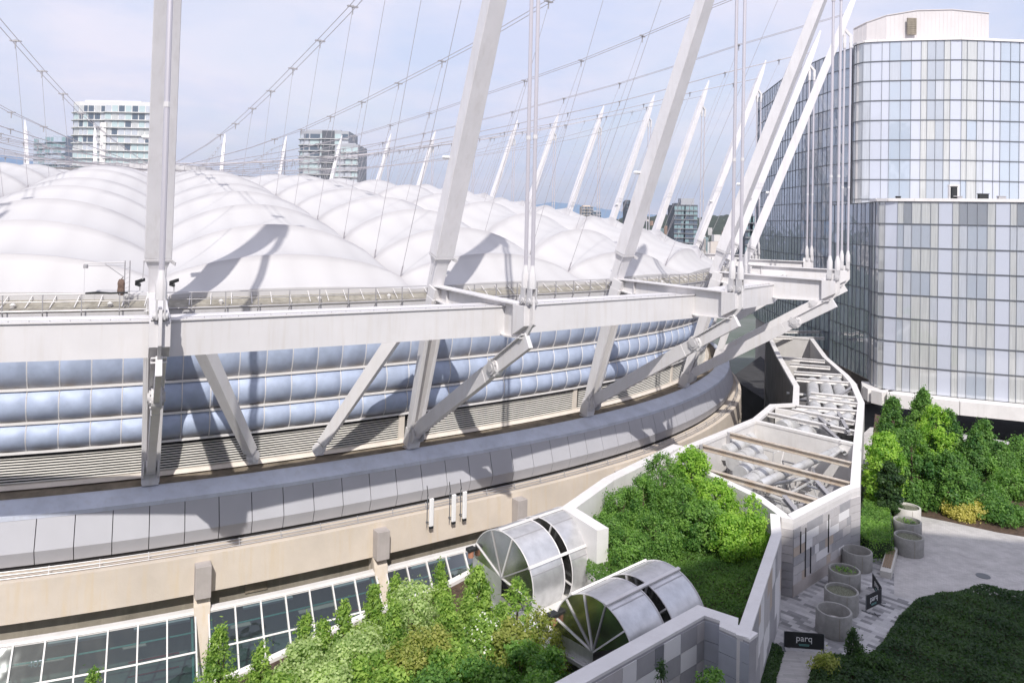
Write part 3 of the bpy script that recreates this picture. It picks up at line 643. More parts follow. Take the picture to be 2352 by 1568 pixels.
# paving materials
def pavemat(name,sx,sy,rot,cols,mortar=(.3,.3,.3),ms=.004,off=.5):
    m=bpy.data.materials.new(name);m.use_nodes=True;t=m.node_tree;L=t.links.new;b=t.nodes['Principled BSDF'];b.inputs['Roughness'].default_value=.85
    ge=N(t,'ShaderNodeNewGeometry');mp=N(t,'ShaderNodeMapping',i={'Rotation':(0,0,rot)});L(ge.outputs['Position'],mp.inputs[0])
    br=N(t,'ShaderNodeTexBrick',i={'Scale':1.,'Mortar Size':ms,'Brick Width':sx,'Row Height':sy,'Color1':(0,0,0,1),'Color2':(1,1,1,1),'Mortar':(.5,.5,.5,1)},offset=off);L(mp.outputs[0],br.inputs[0])
    cr=N(t,'ShaderNodeValToRGB');cr.color_ramp.interpolation='LINEAR';e=cr.color_ramp.elements
    while len(e)<len(cols): e.new(.5)
    for i,c in enumerate(cols): e[i].position=i/(len(cols)-1);e[i].color=(*c,1)
    L(br.outputs['Color'],cr.inputs[0]);n=N(t,'ShaderNodeTexNoise',i={'Scale':.9,'Detail':6.});L(ge.outputs['Position'],n.inputs[0])
    r=N(t,'ShaderNodeMapRange',i={1:.3,2:.7,3:.8,4:1.08});L(n.outputs[0],r.inputs[0]);x=N(t,'ShaderNodeMix',data_type='RGBA',blend_type='MULTIPLY',i={0:1.});L(cr.outputs[0],x.inputs[6]);L(r.outputs[0],x.inputs[7])
    y=N(t,'ShaderNodeMix',data_type='RGBA');L(br.outputs['Fac'],y.inputs[0]);L(x.outputs[2],y.inputs[6]);y.inputs[7].default_value=(*mortar,1);L(y.outputs[2],b.inputs['Base Color'])
    bp=N(t,'ShaderNodeBump',i={'Strength':.4,'Distance':.01},invert=True);L(br.outputs['Fac'],bp.inputs['Height']);L(bp.outputs[0],b.inputs['Normal']);return m
M_PLAZA=pavemat('small pale setts',.3,.15,.5,[(.42,.40,.39),(.50,.48,.465),(.46,.44,.43)],(.34,.33,.32),.006)
M_PAVER=pavemat('mixed grey pavers',.60,.30,.78,[(.19,.19,.195),(.30,.295,.30),(.46,.45,.45),(.52,.51,.51),(.40,.39,.40)],(.25,.25,.25))
M_PLANK=pavemat('pale plank pavers',1.2,.16,.1,[(.40,.385,.37),(.50,.48,.465),(.45,.43,.42)],(.25,.24,.23))
# podium deck: edge follows the stadium sill, then the gap along the enclosure
sil=[sillp(s)[:2] for s in np.linspace(-1.1,1.4,14)]
EN_L=[(14.3,60.9),(22.8,70.3),(26.3,76),(28.8,76.7),(32,85),(37,104.6),(42.9,126.2),(42.4,144)]
pod=[tuple(q) for q in sil]+EN_L+[(58,172),(190,172),(190,-60),(-120,-60)]
mb=MB();mb.prism(pod,ZG,-28.2);mb_o=mb.build('podium_base',mat('dark asphalt',(.06,.06,.063),.9,nscale=.5,namt=.2));struct(mb_o)
plz=[(8.9,35.5),(10.8,34.1),(10.6,32.9),(15.,20),(16,-20),(190,-20),(190,50),(75,64),(60,76),(49,85),(41,86),(38,82),(29.7,66),(24,52),(17,46),(15.9,43.8)]
mb=MB();mb.prism(plz,-28.3,ZP);struct(mb.build('plaza',M_PLAZA))
def patch(name,pts,z,m): 
    mb=MB();n=len(pts);mb.add([(q[0],q[1],z) for q in pts],[tuple(range(n))]);return mb.build(name,m)
PV=[(1770,1352),(1797,1345),(1822,1363),(1955,1288),(1972,1262),(2052,1262),(2053,1300),(2054,1368),(2112,1382),(2040,1455),(2005,1500),(1975,1512),(1800,1500),(1760,1500)]
struct(patch('paved_area',[Z2(u,v) for u,v in PV],ZP+.004,M_PAVER))
struct(patch('path',[Z2(u,v) for u,v in((1802,1493),(1896,1500),(1872,1600),(1780,1640),(1758,1640))],ZP+.008,M_PLANK))
# low planted bed between sill and vents, soil under the trees
mb=MB();bed=[tuple(sillp(s)) for s in np.linspace(-1.0,1.40,14)];inner=[(q[0]+8,q[1]-9,-24.4) for q in bed];mb.grid([[np.array(q)-(0,0,.25) for q in bed],inner,[(q[0]+22,q[1]-26,-23.) for q in bed]]);tagb=struct(mb.build('planting_bed',M_SOIL))
# white sill / podium edge parapet
T=thing('podium_parapet',(*bed[7][:2],-26),'white stepped edge wall running below the green tinted sloping glazing','parapet')
mb=MB()
for a,b in zip(bed[:-1],bed[1:]):
    a,b=np.array(a),np.array(b);mb.bar(a+(.12,-.12,-.1),b+(.12,-.12,-.1),.55,.3)
mb.build('coping',M_WHITE,T)
mb=MB()
for a,b in zip(bed[:-1],bed[1:]):
    a,b=np.array(a),np.array(b);mb.bar(a-(0,0,3.),b-(0,0,3.),.4,5.6)
mb.build('wall',M_PARA,T)
# ================================================================== SERVICE ENCLOSURE (open topped plant yard)
T=thing('plant_enclosure',(20,55,ZP),'open topped white walled plant yard with ducts inside, beams across and patterned front panels','plant enclosure')
EN=[(16.9,46.5),(17.5,46.2),(23.4,51.7),(24.3,52.3),(29.7,63.7),(36.4,77.6),(39.9,87.2),(41.2,92.),(43.9,104.5),(49.,122),(42.9,126.2),(37,104.6),(32,85),(28.8,76.7),(26.3,76),(22.8,70.3),(14.3,60.9),(12.6,58.2),(16.3,50.)]
mb=MB();mb.wallrun(EN[:11],.55,ZG,ZT-.25,1);mb.wallrun(EN[15:]+[EN[0]],.55,ZG,ZT-.25,1);mb.build('wall',M_PARA,T)
mb=MB();mb.wallrun(EN[10:16],.55,ZG,ZT-.25,1);mb.build('shaded_side_wall',mat('shade darkened concrete',(.20,.19,.18),.85,nscale=.4,namt=.2,streak=.5,dirt=(.12,.115,.11)),T)  # stadium-side wall: its shade is put into a darker wall colour
mb=MB();mb.wallrun([(q[0]+0,q[1]+0) for q in EN],.62,ZT-.25,ZT,1,True);mb.build('coping',M_WHITE,T)
mb=MB();cr0,cr1=(22.9,69.6),(28.9,62.7);mb.bar((*cr0,ZT-3.),(*cr1,ZT-3.),.4,5.6);mb.bar((*cr0,ZT-.12),(*cr1,ZT-.12),.5,.2);mb.build('cross_wall',M_WHITE,T)
mb=MB();mb.bar((26.6,75.2,ZT-2.2),(31.4,72.,ZT-2.2),.3,4.);mb.build('cross_wall',M_WHITE,T)
mb=MB();mb.prism([(q[0],q[1]) for q in EN],-27.2,-26.4);mb.build('yard_floor',mat('yard floor',(.17,.165,.155),.85,nscale=1.5,namt=.25,streak=.2),T)
def enb(a,b,w,h,m,nm='cross_beam',z=ZT-.05):
    A,B=onz(*a,z),onz(*b,z);d=nrm(B-A);mb=MB();mb.bar(A,B,w,.05);mb.bar(A-(0,0,h),B-(0,0,h),w,.05);mb.bar(A-(0,0,h/2),B-(0,0,h/2),.06,h);mb.build(nm,m,T)
for a,b in(((1675,993),(1956,1062)),((1611,1021),(1952,1108)),((1585,1066),(1880,1148))): enb(a,b,.36,.36,M_RUST)
for a,b in(((1875,1103),(1905,1136)),((1801,1137),(1830,1172)),((1880,955),(1905,978)),((1930,905),(1967,882)),((1925,945),(1950,992)),((1889,974),(1932,1013))): enb(a,b,.3,.25,M_GALV,'brace')
for a,b in(((1775,773),(1893,774.6)),((1796,819.6),(1895,827)),((1814,834.6),(1907,842)),((1823,852.6),(1934,860)),((1829,867.6),(1955,878)),((1862,900.6),(1973,912.6)),((1859,912),(1973,926)),((1829,930.6),(1968.5,942.6)),((1820,938),(1964,966.6)),((1760,945.6),(1964,989)),((1783,760),(1890,760))): enb(a,b,.42,.35,M_WHITE)
for q in((1673,993),(1611,1021)): mb=MB();mb.tube([onz(*q,ZT),onz(*q,ZT)-(0,0,4)],.15,6);mb.build('post',M_GALV,T)
# ducts
def duct(pts,r,z,name='duct'):
    P=[onz(u,v,zz if zz else z) for u,v,zz in[(q+(None,))[:3] for q in pts]];mb=MB();mb.tube(P,r,14)
    for a,b in zip(P[:-1],P[1:]):
        L=np.linalg.norm(b-a)
        for i in range(1,int(L/1.6)+1): c=a+(b-a)*i*1.6/L;mb.tube([c-nrm(b-a)*.05,c+nrm(b-a)*.05],r*1.07,14,False)
    mb.build(name,M_DUCT,T,smooth=True)
for i,(a,b) in enumerate((((1866,878),(1868,920)),((1893,874),(1905,925)),((1918,872),(1942,930)))):
    duct([a,b,(b[0]+6,b[1]+34),(b[0]-45,b[1]+62)],.66,-18.3)
duct([(1795,985),(1870,953)],.75,-18.4);duct([(1835,1003),(1905,972)],.75,-18.5)
for a,b in(((1662,1040),(1725,1008)),((1683,1063),(1738,1034)),((1700,1088),(1750,1058)),((1712,1115),(1760,1084))): duct([a,b],.62,-18.9)
duct([(1745,1112),(1930,1030),(1932,1060,-22)],.32,-18.2,'pipe');duct([(1700,1125),(1865,1095)],.13,-19.5,'pipe');duct([(1850,1020),(1875,1100),(1800,1140)],.12,-20,'pipe')
duct([(1905,1052),(1930,1032),(1940,1040),(1938,1090,-23)],.17,-18.2,'pipe')
for u,v,z,sx_,sy_,h in((1785,1040,-22,1.5,.6,4.),(1690,1085,-22,1.3,.6,4),(1840,1085,-24,2.6,2.,1.6),(1760,1130,-24,2.2,1.6,1.3),(1900,1065,-24,1.4,1.2,2.4),(1870,1120,-24,1.5,1.5,1.),(1800,1105,-24,1.,1.8,1.5),(1860,930,-23,2,2,1.5),(1850,760,-22,3,4,2),(1720,1120,-24,1.5,1.2,2)):
    c=onz(u,v,z);mb=MB();mb.box(c,(sx_,sy_,h),.75);mb.box(c+(0,0,h/2+.06),(sx_*.8,sy_*.8,.12),.75)
    for i in range(3): mb.tube([c+(.3*i-.3,0,h/2),c+(.3*i-.3,0,h/2+.4)],.1,8)
    mb.build('machine_unit',[M_DUCT,M_GALV][int(h*10)%2],T,bevel=.03)
for a,b in(((1722,1120),(1765,1098)),((1786,1072),(1850,1062)),((1880,1080),(1925,1092))):
    A,B=onz(*a,-21.),onz(*b,-21.);mb=MB();L=np.linalg.norm(B-A)
    for h in(0,.5,1.): mb.tube([A+(0,0,h),B+(0,0,h)],.03,5)
    for i in range(6): c=A+(B-A)*i/5;mb.tube([c-(0,0,3),c+(0,0,1)],.03,5)
    mb.build('guard_rail',M_GALV,T)
rg=random.Random(5)
for i in range(34):
    u=rg.uniform(1690,1925);v=rg.uniform(1070,1160);
    if v>1090+ (1925-u)*.42: continue
    A=onz(u,v,-21-rg.random()*2);a=rg.choice([.75,.75+math.pi/2]);L=rg.uniform(.8,2.6);d=np.array([math.cos(a),math.sin(a),0]);mb=MB()
    mb.tube([A,A+d*L,A+d*L-(0,0,rg.uniform(.3,1.5))],rg.uniform(.04,.12),6);mb.build('pipe',rg.choice([M_DUCT,M_GALV,M_RUST]),T)
# patterned front cladding
A0,A1=(17.5,46.2),(23.4,51.7);ad=nrm(np.array(A1)-A0);an=np.array([ad[1],-ad[0]]);LW=np.hypot(*(np.array(A1)-A0))
M_TAUPE=mat('taupe panel',(.50,.42,.35),.6,nscale=2,namt=.06);M_GPAN=mat('grey panel',(.36,.355,.37),.6,nscale=2,namt=.06);M_LPAN=mat('light grey panel',(.50,.48,.48),.6,nscale=2,namt=.05);M_WPAN=mat('white panel',(.72,.71,.71),.6)
def fpan(t0,t1,z0,z1,m,pr=.02,nm='cladding_panel'):
    c=np.array([*(np.array(A0)+ad*(t0+t1)/2+an*pr/2),(z0+z1)/2]);mb=MB();mb.obox(c,np.array([*ad,0])*(t1-t0)/2,np.array([*an,0])*(pr/2+.01),(0,0,(z1-z0)/2));mb.build(nm,m,T)
fpan(0,LW,-21.3,-18.0,M_GPAN,.02);fpan(0,LW,-22,-21.3,M_PIER,.06,'plinth')
rg=random.Random(3);hrow=.55
for r in range(6):
    z1=-18.02-r*hrow;z0=z1-hrow+.025;x=0
    while x<LW-.05:
        w=rg.choice([.55,.85,1.2,1.6]);x1=min(LW,x+w);m=rg.choices([M_LPAN,M_GPAN,M_WPAN,M_TAUPE],[5,5 if r>2 else 2,2.2,1.2])[0]
        fpan(x+.01,x1-.01,z0,z1,m,.045);x=x1
for t0,za,zb in((.8,-18.3,-19.6),(1.45,-18.25,-21.2),(2.15,-19.6,-21.2),(4.6,-18.2,-20.6)): fpan(t0,t0+.07,zb,za,M_DARK,.09,'slot')
for (a,b) in(((16.9,46.5),(17.5,46.2)),((23.4,51.7),(24.3,52.3))):
    for r in range(8): A=np.array([*a,-18.0-r*.5-.25]);B=np.array([*b,-18.0-r*.5-.25]);mb=MB();mb.bar(A,B,.12,.475);mb.build('cladding_panel',M_LPAN if r<4 else M_GPAN,T)
PE=bpy.data.objects['plant_enclosure']
# return wall between enclosure and planter seen behind the small tree
# ================================================================== PLANTER WALL (patterned) AND VENT WALL
T=thing('planter_wall',(12,38,ZP),'tall white topped wall around the tree planter, patterned panels on its outer side beside the paved path','wall')
W1=[(16.9,46.9),(15.9,43.8),(10.6,32.9)]
mb=MB();mb.wallrun([W1[0],W1[1],W1[2]],.45,ZP-.5,ZT-.12,-1);mb.build('wall',M_PARA,T)
mb=MB();mb.wallrun([(W1[0][0]+.03,W1[0][1]),(W1[1][0]+.04,W1[1][1]),(W1[2][0]+.05,W1[2][1]-.05)],.55,ZT-.12,ZT+.012,-1);mb.build('coping',M_WHITE,T)
a,b=np.array(W1[2]),np.array(W1[1]);wd=nrm(b-a);wn=np.array([wd[1],-wd[0]]);LW2=np.hypot(*(b-a));rg=random.Random(8);x=0
while x<LW2:
    w=rg.uniform(.5,1.5);x1=min(LW2,x+w);z=ZT-.2
    while z>ZP+.1:
        h=rg.uniform(.7,2.2);z0=max(ZP,z-h);m=rg.choices([M_WPAN,M_GPAN,M_LPAN,M_TAUPE],[3,4,2,1.2])[0]
        c=np.array([*(a+wd*(x+x1)/2+wn*.015),(z+z0)/2]);mb=MB();mb.obox(c,np.array([*wd,0])*((x1-x)/2-.008),np.array([*wn,0])*.03,(0,0,(z-z0)/2-.008));mb.build('cladding_panel',m,T);z=z0
    x=x1
T=thing('vent_wall',(6,31,ZP),'grey panelled wall with broad pale coping in front of the near steel vent hood','wall')
V_=[(11.6,31.9),(9.95,33.75),(9.6,33.6),(8.9,34.45),(3.4,29.4),(-1.5,25.0)]
V_=[onz(1722,1467,ZT)[:2],onz(1652,1437,ZT)[:2],onz(1654,1424,ZT)[:2],onz(1618,1412,ZT)[:2],onz(1352,1562,ZT)[:2]];V_.append(V_[-1]+(V_[-1]-V_[-2])*1.0)
mb=MB();mb.wallrun(V_,.6,ZG,ZT-.14,-1);mb.build('wall',M_GPAN,T)
mb=MB();mb.wallrun(V_,.75,ZT-.14,ZT-.012,-1);mb.build('coping',M_WHITE,T)
M_DPAN=mat('dark blue grey panel',(.20,.205,.225),.55,nscale=2,namt=.08);M_BPAN=mat('blue grey panel',(.40,.415,.46),.55,nscale=2,namt=.05)
rg=random.Random(12)
for si in range(len(V_)-1):
    a,b=V_[si],V_[si+1];d=nrm(b-a);n_=np.array([-d[1],d[0]]);L=np.hypot(*(b-a));x=0
    if n_@(-a)<0: n_=-n_
    long=L>4
    while x<L-.01:
        w=rg.choice([.9,1.2,1.5,.6]) if long else L;x1=min(L,x+w)
        z=ZT-.22
        while z>ZP-4:
            h=.85;m=rg.choice([M_WPAN,M_WPAN,M_LPAN,M_DPAN,M_GPAN]) if long else M_BPAN
            c=np.array([*(a+d*(x+x1)/2+n_*.012),z-h/2]);mb=MB();mb.obox(c,np.array([*d,0])*((x1-x)/2-.01),np.array([*n_,0])*.025,(0,0,h/2-.012));mb.build('cladding_panel',m,T);z-=h
        x=x1
# gravel roof strip with trays behind vent wall
mb=MB();q=[V_[3],V_[4],V_[5]];ex=np.array([-2.6,2.4])
mb.prism([V_[3]-(.3,.0),V_[5],V_[5]+ex*.62,V_[4]+ex*.75,V_[3]+ex*1.0],-22.,-20.9);o=mb.build('roof_strip',mat('black drain gravel',(.06,.06,.062),.8,nscale=9,namt=.4,bump=.7,bscale=16));struct(o)
# pale podium roof between the planter, the vents and the stadium
mb=MB();mb.prism([(7.,46.),(7.6,52.5),(14.3,60.9),(12.6,58.2),(16.3,50.),(16.9,46.5),(15.6,43.8),(10.4,34.6),(8.9,35.),(8.6,39.)],-24,-19.6);struct(mb.build('planter_soil',M_SOIL))
T=thing('white_parapet',(9,54,ZT),'broad white parapet bending around the planter beside the beige stadium band','parapet')
PP_=[(1323,1166),(1410,1103),(1568,1024)];Q=[onz(u,v,ZT)[:2] for u,v in PP_]
mb=MB();mb.wallrun([Q[2],Q[1],Q[0],Q[0]+(1.6,-3.0)],.8,ZG,ZT+.006,-1);mb.build('wall',M_WHITE,T)
# ================================================================== VENT HOODS
def hood(label,hub,axis,R,a0,a1,nr,H0):
    T=thing('vent_hood',hub,label,'vent hood','steel barrel vent hoods')
    ax=nrm(axis);e=nrm(np.cross(ax,(0,0,1)));hub=np.array(hub,float)
    if e@(-hub)<0: e=-e
    pt=lambda x,a,r=R:hub+ax*x+(e*math.cos(a)+np.array([0,0,1])*math.sin(a))*r
    M=M_SS;lob=[(0,2.45),(3.1,5.55)]
    for x0,x1 in lob:
        G=[[pt(x,a) for x in(x0,(x0+x1)/2,x1)] for a in np.linspace(a0,a1,25)];G2=[[pt(x,a,R-.04) for x in(x0,(x0+x1)/2,x1)] for a in np.linspace(a0,a1,25)]
        mb=MB();mb.grid(G);mb.grid(G2,flip=True);mb.build('barrel_shell',M,T,smooth=True,recalc=False)
        for x in(x0,x1):
            mb=MB();vs=[hub+ax*x]+[pt(x,a,R-.01) for a in np.linspace(a0,a1,25)];mb.add(vs,[(0,i,i+1) for i in range(1,25)])
            mb.build('side_plate',M_POL,T,recalc=False)
            mb=MB();mb.tube([pt(x,a,R+.01) for a in np.linspace(a0,a1,25)],.035,5);mb.build('rim',M_STEEL,T,smooth=True)
            for i in range(nr):
                a=a0+(a1-a0)*(i+.5)/nr;sg=-1 if x==x0 else 1
                mb=MB();mb.bar(hub+ax*(x+sg*.03),pt(x+sg*.03,a,R-.03),.07,.06,up=ax);mb.build('rib',[M_STEEL,M_GALV][i%2],T)
        for a in np.linspace(a0,a1,5)[1:-1]:
            mb=MB();mb.bar(pt(x0+.02,a,R+.012),pt(x1-.02,a,R+.012),.05,.02,up=pt(0,a)-hub);mb.build('seam',M_GALV,T)
    for a in(a0+(a1-a0)*.30,a0+(a1-a0)*.62)[0 if nr>3 else 1:]:
        mb=MB();mb.bar(pt(-.1,a,R+.07),pt(5.65,a,R+.07),.16,.1,up=pt(0,a)-hub);mb.build('cross_bar',M_WHITE,T)
    # skirt: vertical back plate, base tray
    mb=MB();A=[pt(x,a1,R) for x in(0,5.55)];zb=H0
    mb.quad(A[0],A[1],(*A[1][:2],zb),(*A[0][:2],zb));
    for x in(0,5.55):
        b=pt(x,a1);c=pt(x,a0);h=hub+ax*x;mb.add([h,b,(*b[:2],zb),(*h[:2],zb)],[(0,1,2,3)])
    mb.build('skirt',M,T)
    mb=MB();c=hub+ax*2.97;mb.obox(np.array([*(c-e*.1)[:2],zb+.12]),ax*3.25,e*(R*.98),(0,0,.12));mb.build('base_tray',M_GALV,T,bevel=.03)
    mb=MB()
    for x,s_ in((-.25,-1),(5.8,-1)):
        b=hub+ax*x+e*s_*(R*.95);mb=MB();b2=np.array([*b[:2],hub[2]+.75]);mb.tube([b2-(0,0,.35),b2],.17,10);mb.build('flue',M_COPPER,T);mb=MB();mb.box(b2+(0,0,.12),(.55,.4,.22),.7);mb.build('flue_cap',M_BLACK,T,bevel=.05)
    return T
M_SS=mat('brushed stainless',(.70,.70,.71),.33,metal=.6,nscale=1.6,namt=.12,streak=.25,dirt=(.38,.38,.38),bump=.05,bscale=3)
M_POL=mat('polished plate',(.50,.50,.48),.16,metal=.95,nscale=1.2,namt=.1)
hA=onz(1152,1326,-20.0);hB=onz(1362,1497,-19.7)
axv=np.array([4.1,3.75,0])
hood('far vent hood of two steel barrels, standing close to the stadium glazing',hA,axv,2.55,R_(-30),R_(172),5,-22.)
hood('near vent hood of two steel barrels, dark fan shaped end facing the panelled wall',hB,axv,2.5,R_(28),R_(180),5,-20.6)
# ================================================================== POTS, BENCH, SIGNS
def pot(u,v,R,h,label,m=M_POT,fill='grav',zz=ZP):
    c=onz(u,v,zz);c=c+np.array([0,R*.85,0]);T=thing('concrete_planter',c,label,'planter','round concrete planters');mb=MB()
    prof=[(R-.02,0),(R,.06),(R,h-.03),(R-.02,h),(R-.11,h),(R-.12,h-.03),(R-.12,h*.45 if fill=='empty' else h-.16)]
    n=40;G=[[c+np.array([r*math.cos(a),r*math.sin(a),z]) for a in np.linspace(0,2*math.pi,n+1)] for r,z in prof];mb.grid(G)
    mb.build('rim_wall',m,T,smooth=True)
    z=prof[-1][1];mb=MB();mb.add([c+np.array([(R-.12)*math.cos(a),(R-.12)*math.sin(a),z]) for a in np.linspace(0,2*math.pi,n,endpoint=False)],[tuple(range(n))]);mb.build('filling',M_GRAV if fill!='empty' else M_PIER,T)
    mb=MB();a=R_(-95);e=np.array([math.cos(a),math.sin(a),0]);mb.bar(c+e*(R+.004)+(0,0,.02),c+e*(R+.004)+(0,0,h-.05),.02,.012,up=e);mb.build('cast_joint',M_SOFF,T)
    if fill in('empty','lamp'):
        mb=MB();k=c+(0,.05,z+.02);G=[[k+np.array([r*math.cos(a),r*math.sin(a),q]) for a in np.linspace(0,2*math.pi,25)] for r,q in((.36,0),(.38,.1),(.30,.16),(.001,.17))];mb.grid(G);mb.build('uplight',M_WHITE,T,smooth=True)
    return T,c,z
potlist=[(1929,1470,.93,1.25,'open concrete planter with a white lamp dish inside, nearest the black sign on the path',M_POT,'empty'),
(1946,1418,.93,1.22,'gravel filled concrete planter in front of the angled black signs',M_POT,'grav'),
(1952,1366,.92,1.2,'gravel filled concrete planter with a sprig of leaves, second from the patterned wall',M_POT,'leaf'),
(1981,1316,.92,1.15,'concrete planter with a pale lamp inside, beside the clipped hedge corner',M_POT,'empty'),
(2101,1281,.93,1.2,'gravel filled concrete planter standing alone furthest out on the plaza',M_POT,'grav'),
(2097,1243,.93,1.2,'concrete planter with dark leaves between a pale one and a gravel one',M_POT,'leaf'),
(2096,1212,.93,1.3,'pale sunlit concrete planter beside the soil border',M_POTL,'empty2')]
pots=[pot(*q) for q in potlist]
# bench
B0=onz(2034,1327,ZP);B1=onz(2050,1268,ZP);d=nrm(B1-B0);T=thing('park_bench',(B0+B1)/2,'low concrete bench with brown timber slats beside the hedge','bench');e=np.cross(d,(0,0,1));c=(B0+B1)/2
L=np.linalg.norm(B1-B0);mb=MB();mb.obox(c+(0,0,.21),d*L/2,e*.33,(0,0,.21));mb.build('base',M_POTL,T,bevel=.02)
for i in range(4): mb=MB();mb.obox(c-d*.0+e*(-.2+.125*i)+(0,0,.44),d*L*.36,e*.052,(0,0,.025));mb.build('seat_slat',M_WOOD,T)
def text(body,size,loc,xd,up,m,parent,name='lettering',ext=.004):
    cu=bpy.data.curves.new(name,'FONT');cu.body=body;cu.size=size;cu.extrude=ext;cu.align_x='CENTER';cu.align_y='CENTER';o=bpy.data.objects.new('tmp',cu);COL.objects.link(o)
    dg=bpy.context.evaluated_depsgraph_get();me=bpy.data.meshes.new_from_object(o.evaluated_get(dg));bpy.data.objects.remove(o);me.materials.clear();me.materials.append(m)
    X=Vector(nrm(xd));Y=Vector(nrm(up));Z=X.cross(Y);O=Vector(parent['_o']);M=Matrix(((X[0],Y[0],Z[0],loc[0]-O[0]),(X[1],Y[1],Z[1],loc[1]-O[1]),(X[2],Y[2],Z[2],loc[2]-O[2]),(0,0,0,1)));me.transform(M)
    o=bpy.data.objects.new(name,me);COL.objects.link(o);o.parent=parent;return o
def banner(p0,p1,h,label,txt=True,z0=.12):
    A,B=onz(*p0,ZP),onz(*p1,ZP);d=nrm(B-A);L=np.linalg.norm(B-A);n_=np.array([d[1],-d[0],0]);n_=n_ if n_@(-A)>0 else -n_
    T=thing('barrier_banner',(A+B)/2,label,'barrier sign','black barrier banners');c=(A+B)/2+(0,0,z0+h/2)
    r=.09;pts=[]
    for cx_,cz_,a in((1,1,0),(-1,1,90),(-1,-1,180),(1,-1,270)):
        for q in(0,30,60,90): pts.append(((L/2-r)*cx_+r*math.cos(R_(a+q)),(h/2-r)*cz_+r*math.sin(R_(a+q))))
    mb=MB();m=len(pts);vs=[c+d*x+np.array([0,0,z])+n_*.02 for x,z in pts]+[c+d*x+np.array([0,0,z])-n_*.02 for x,z in pts]
    mb.add(vs,[tuple(range(m)),tuple(range(m,2*m))[::-1]]+[(i,(i+1)%m,m+(i+1)%m,m+i) for i in range(m)]);mb.build('banner_sheet',M_BLACK,T)
    for q in(A,B): mb=MB();mb.tube([q,q+(0,0,h+z0)],.025,6);mb.bar(q-n_*.25+(0,0,.02),q+n_*.25+(0,0,.02),.08,.03);mb.build('post',M_MULL,T)
    xd=d if np.cross(d,(0,0,1))@n_>0 else -d
    if txt:
        text('parq',.46,c+n_*.024+(0,0,.10),xd,(0,0,1),M_LET,T)
        mb=MB();mb.obox(c+n_*.024-(0,0,.2),d*.27,n_*.003,(0,0,.012));mb.obox(c+n_*.024-(0,0,.26),d*.25,n_*.003,(0,0,.012));mb.build('underline',M_TEAL,T)
    return T
banner((1801,1490),(1892,1497),.82,'black parq banner across the start of the pale path')
banner((1989,1405),(2023,1388),.8,'black parq banner beside the gravel planter, facing the path')
banner((2024,1384),(2004,1350),.8,'black banner set at an angle behind the other planter banner')
mb=MB();c=onz(2013,1412,ZP)
for a in(0,1.6,3,4.6): mb.tube([c+(0,0,.03),c+np.array([math.cos(a)*.25,math.sin(a)*.25,.02])],.015,5)
tag(mb.build('sign_foot',M_BLACK),'small black tripod foot lying on the pavers by the planter banner','sign foot')

s_,z_=offpt(62,1532,1.2);c=RP(s_,1.0,z_);n_=NR(s_);t_=TG(s_);text('402',.5,c,t_ if np.cross(t_,(0,0,1))@n_>0 else -t_,(0,0,1),M_COPE,ST,'section_number')
# more kit in the plant yard: frames, risers, small ducts
rg=random.Random(31)
for i in range(80):
    f=rg.random();g=rg.random();base_=np.array([17.5,47.5])*(1-f)+np.array([21.5,67])*f;side=np.array([5.4,4.6])*(1-f)+np.array([5.6,-5.4])*f;q=base_+side*(.06+.88*g);z0=-26;h=rg.uniform(4.6,7.6);a=rg.choice([.75,2.3]);d=np.array([math.cos(a),math.sin(a),0]);mb=MB();P=np.array([*q,z0]);r=rg.choice([.05,.07,.1,.16,.3])
    k=rg.randrange(3)
    if k==0: mb.tube([P,P+(0,0,h),P+(0,0,h)+d*rg.uniform(.6,2.2)],r,8);nm='pipe'
    elif k==1:
        w=rg.uniform(.6,1.6)
        for q2 in(P,P+d*w): mb.bar(q2,q2+(0,0,h),.1,.1)
        mb.bar(P+(0,0,h),P+d*w+(0,0,h),.1,.1);mb.bar(P+(0,0,h*.6),P+d*w+(0,0,h),.07,.07);nm='steel_frame'
    else: mb.tube([P+(0,0,h-1.6),P+(0,0,h-1.5)+d*rg.uniform(1.2,3.)],r*1.6,10);nm='pipe'
    mb.build(nm,rg.choice([M_DUCT,M_GALV,M_WHITE,M_DUCT]),PE)
for i in range(16):
    f=rg.random();P=np.array([25.5+f*9+rg.uniform(0,4),73+f*20+rg.uniform(-2,2),-19-rg.random()*2]);mb=MB();a=rg.choice([1.1,-.4]);d=np.array([math.cos(a),math.sin(a),0]);mb.tube([P,P+d*rg.uniform(1,3.5)],rg.uniform(.08,.3),8);mb.build('pipe',M_DUCT,PE)

mb=MB();mb.prism([(-.8,41.2),(4.9,46.9),(7.2,46.2),(8.7,39.),(9.,35.6),(5.2,39.5),(2.2,37.2)],-24,-21.2);struct(mb.build('vent_deck',M_WHITE))
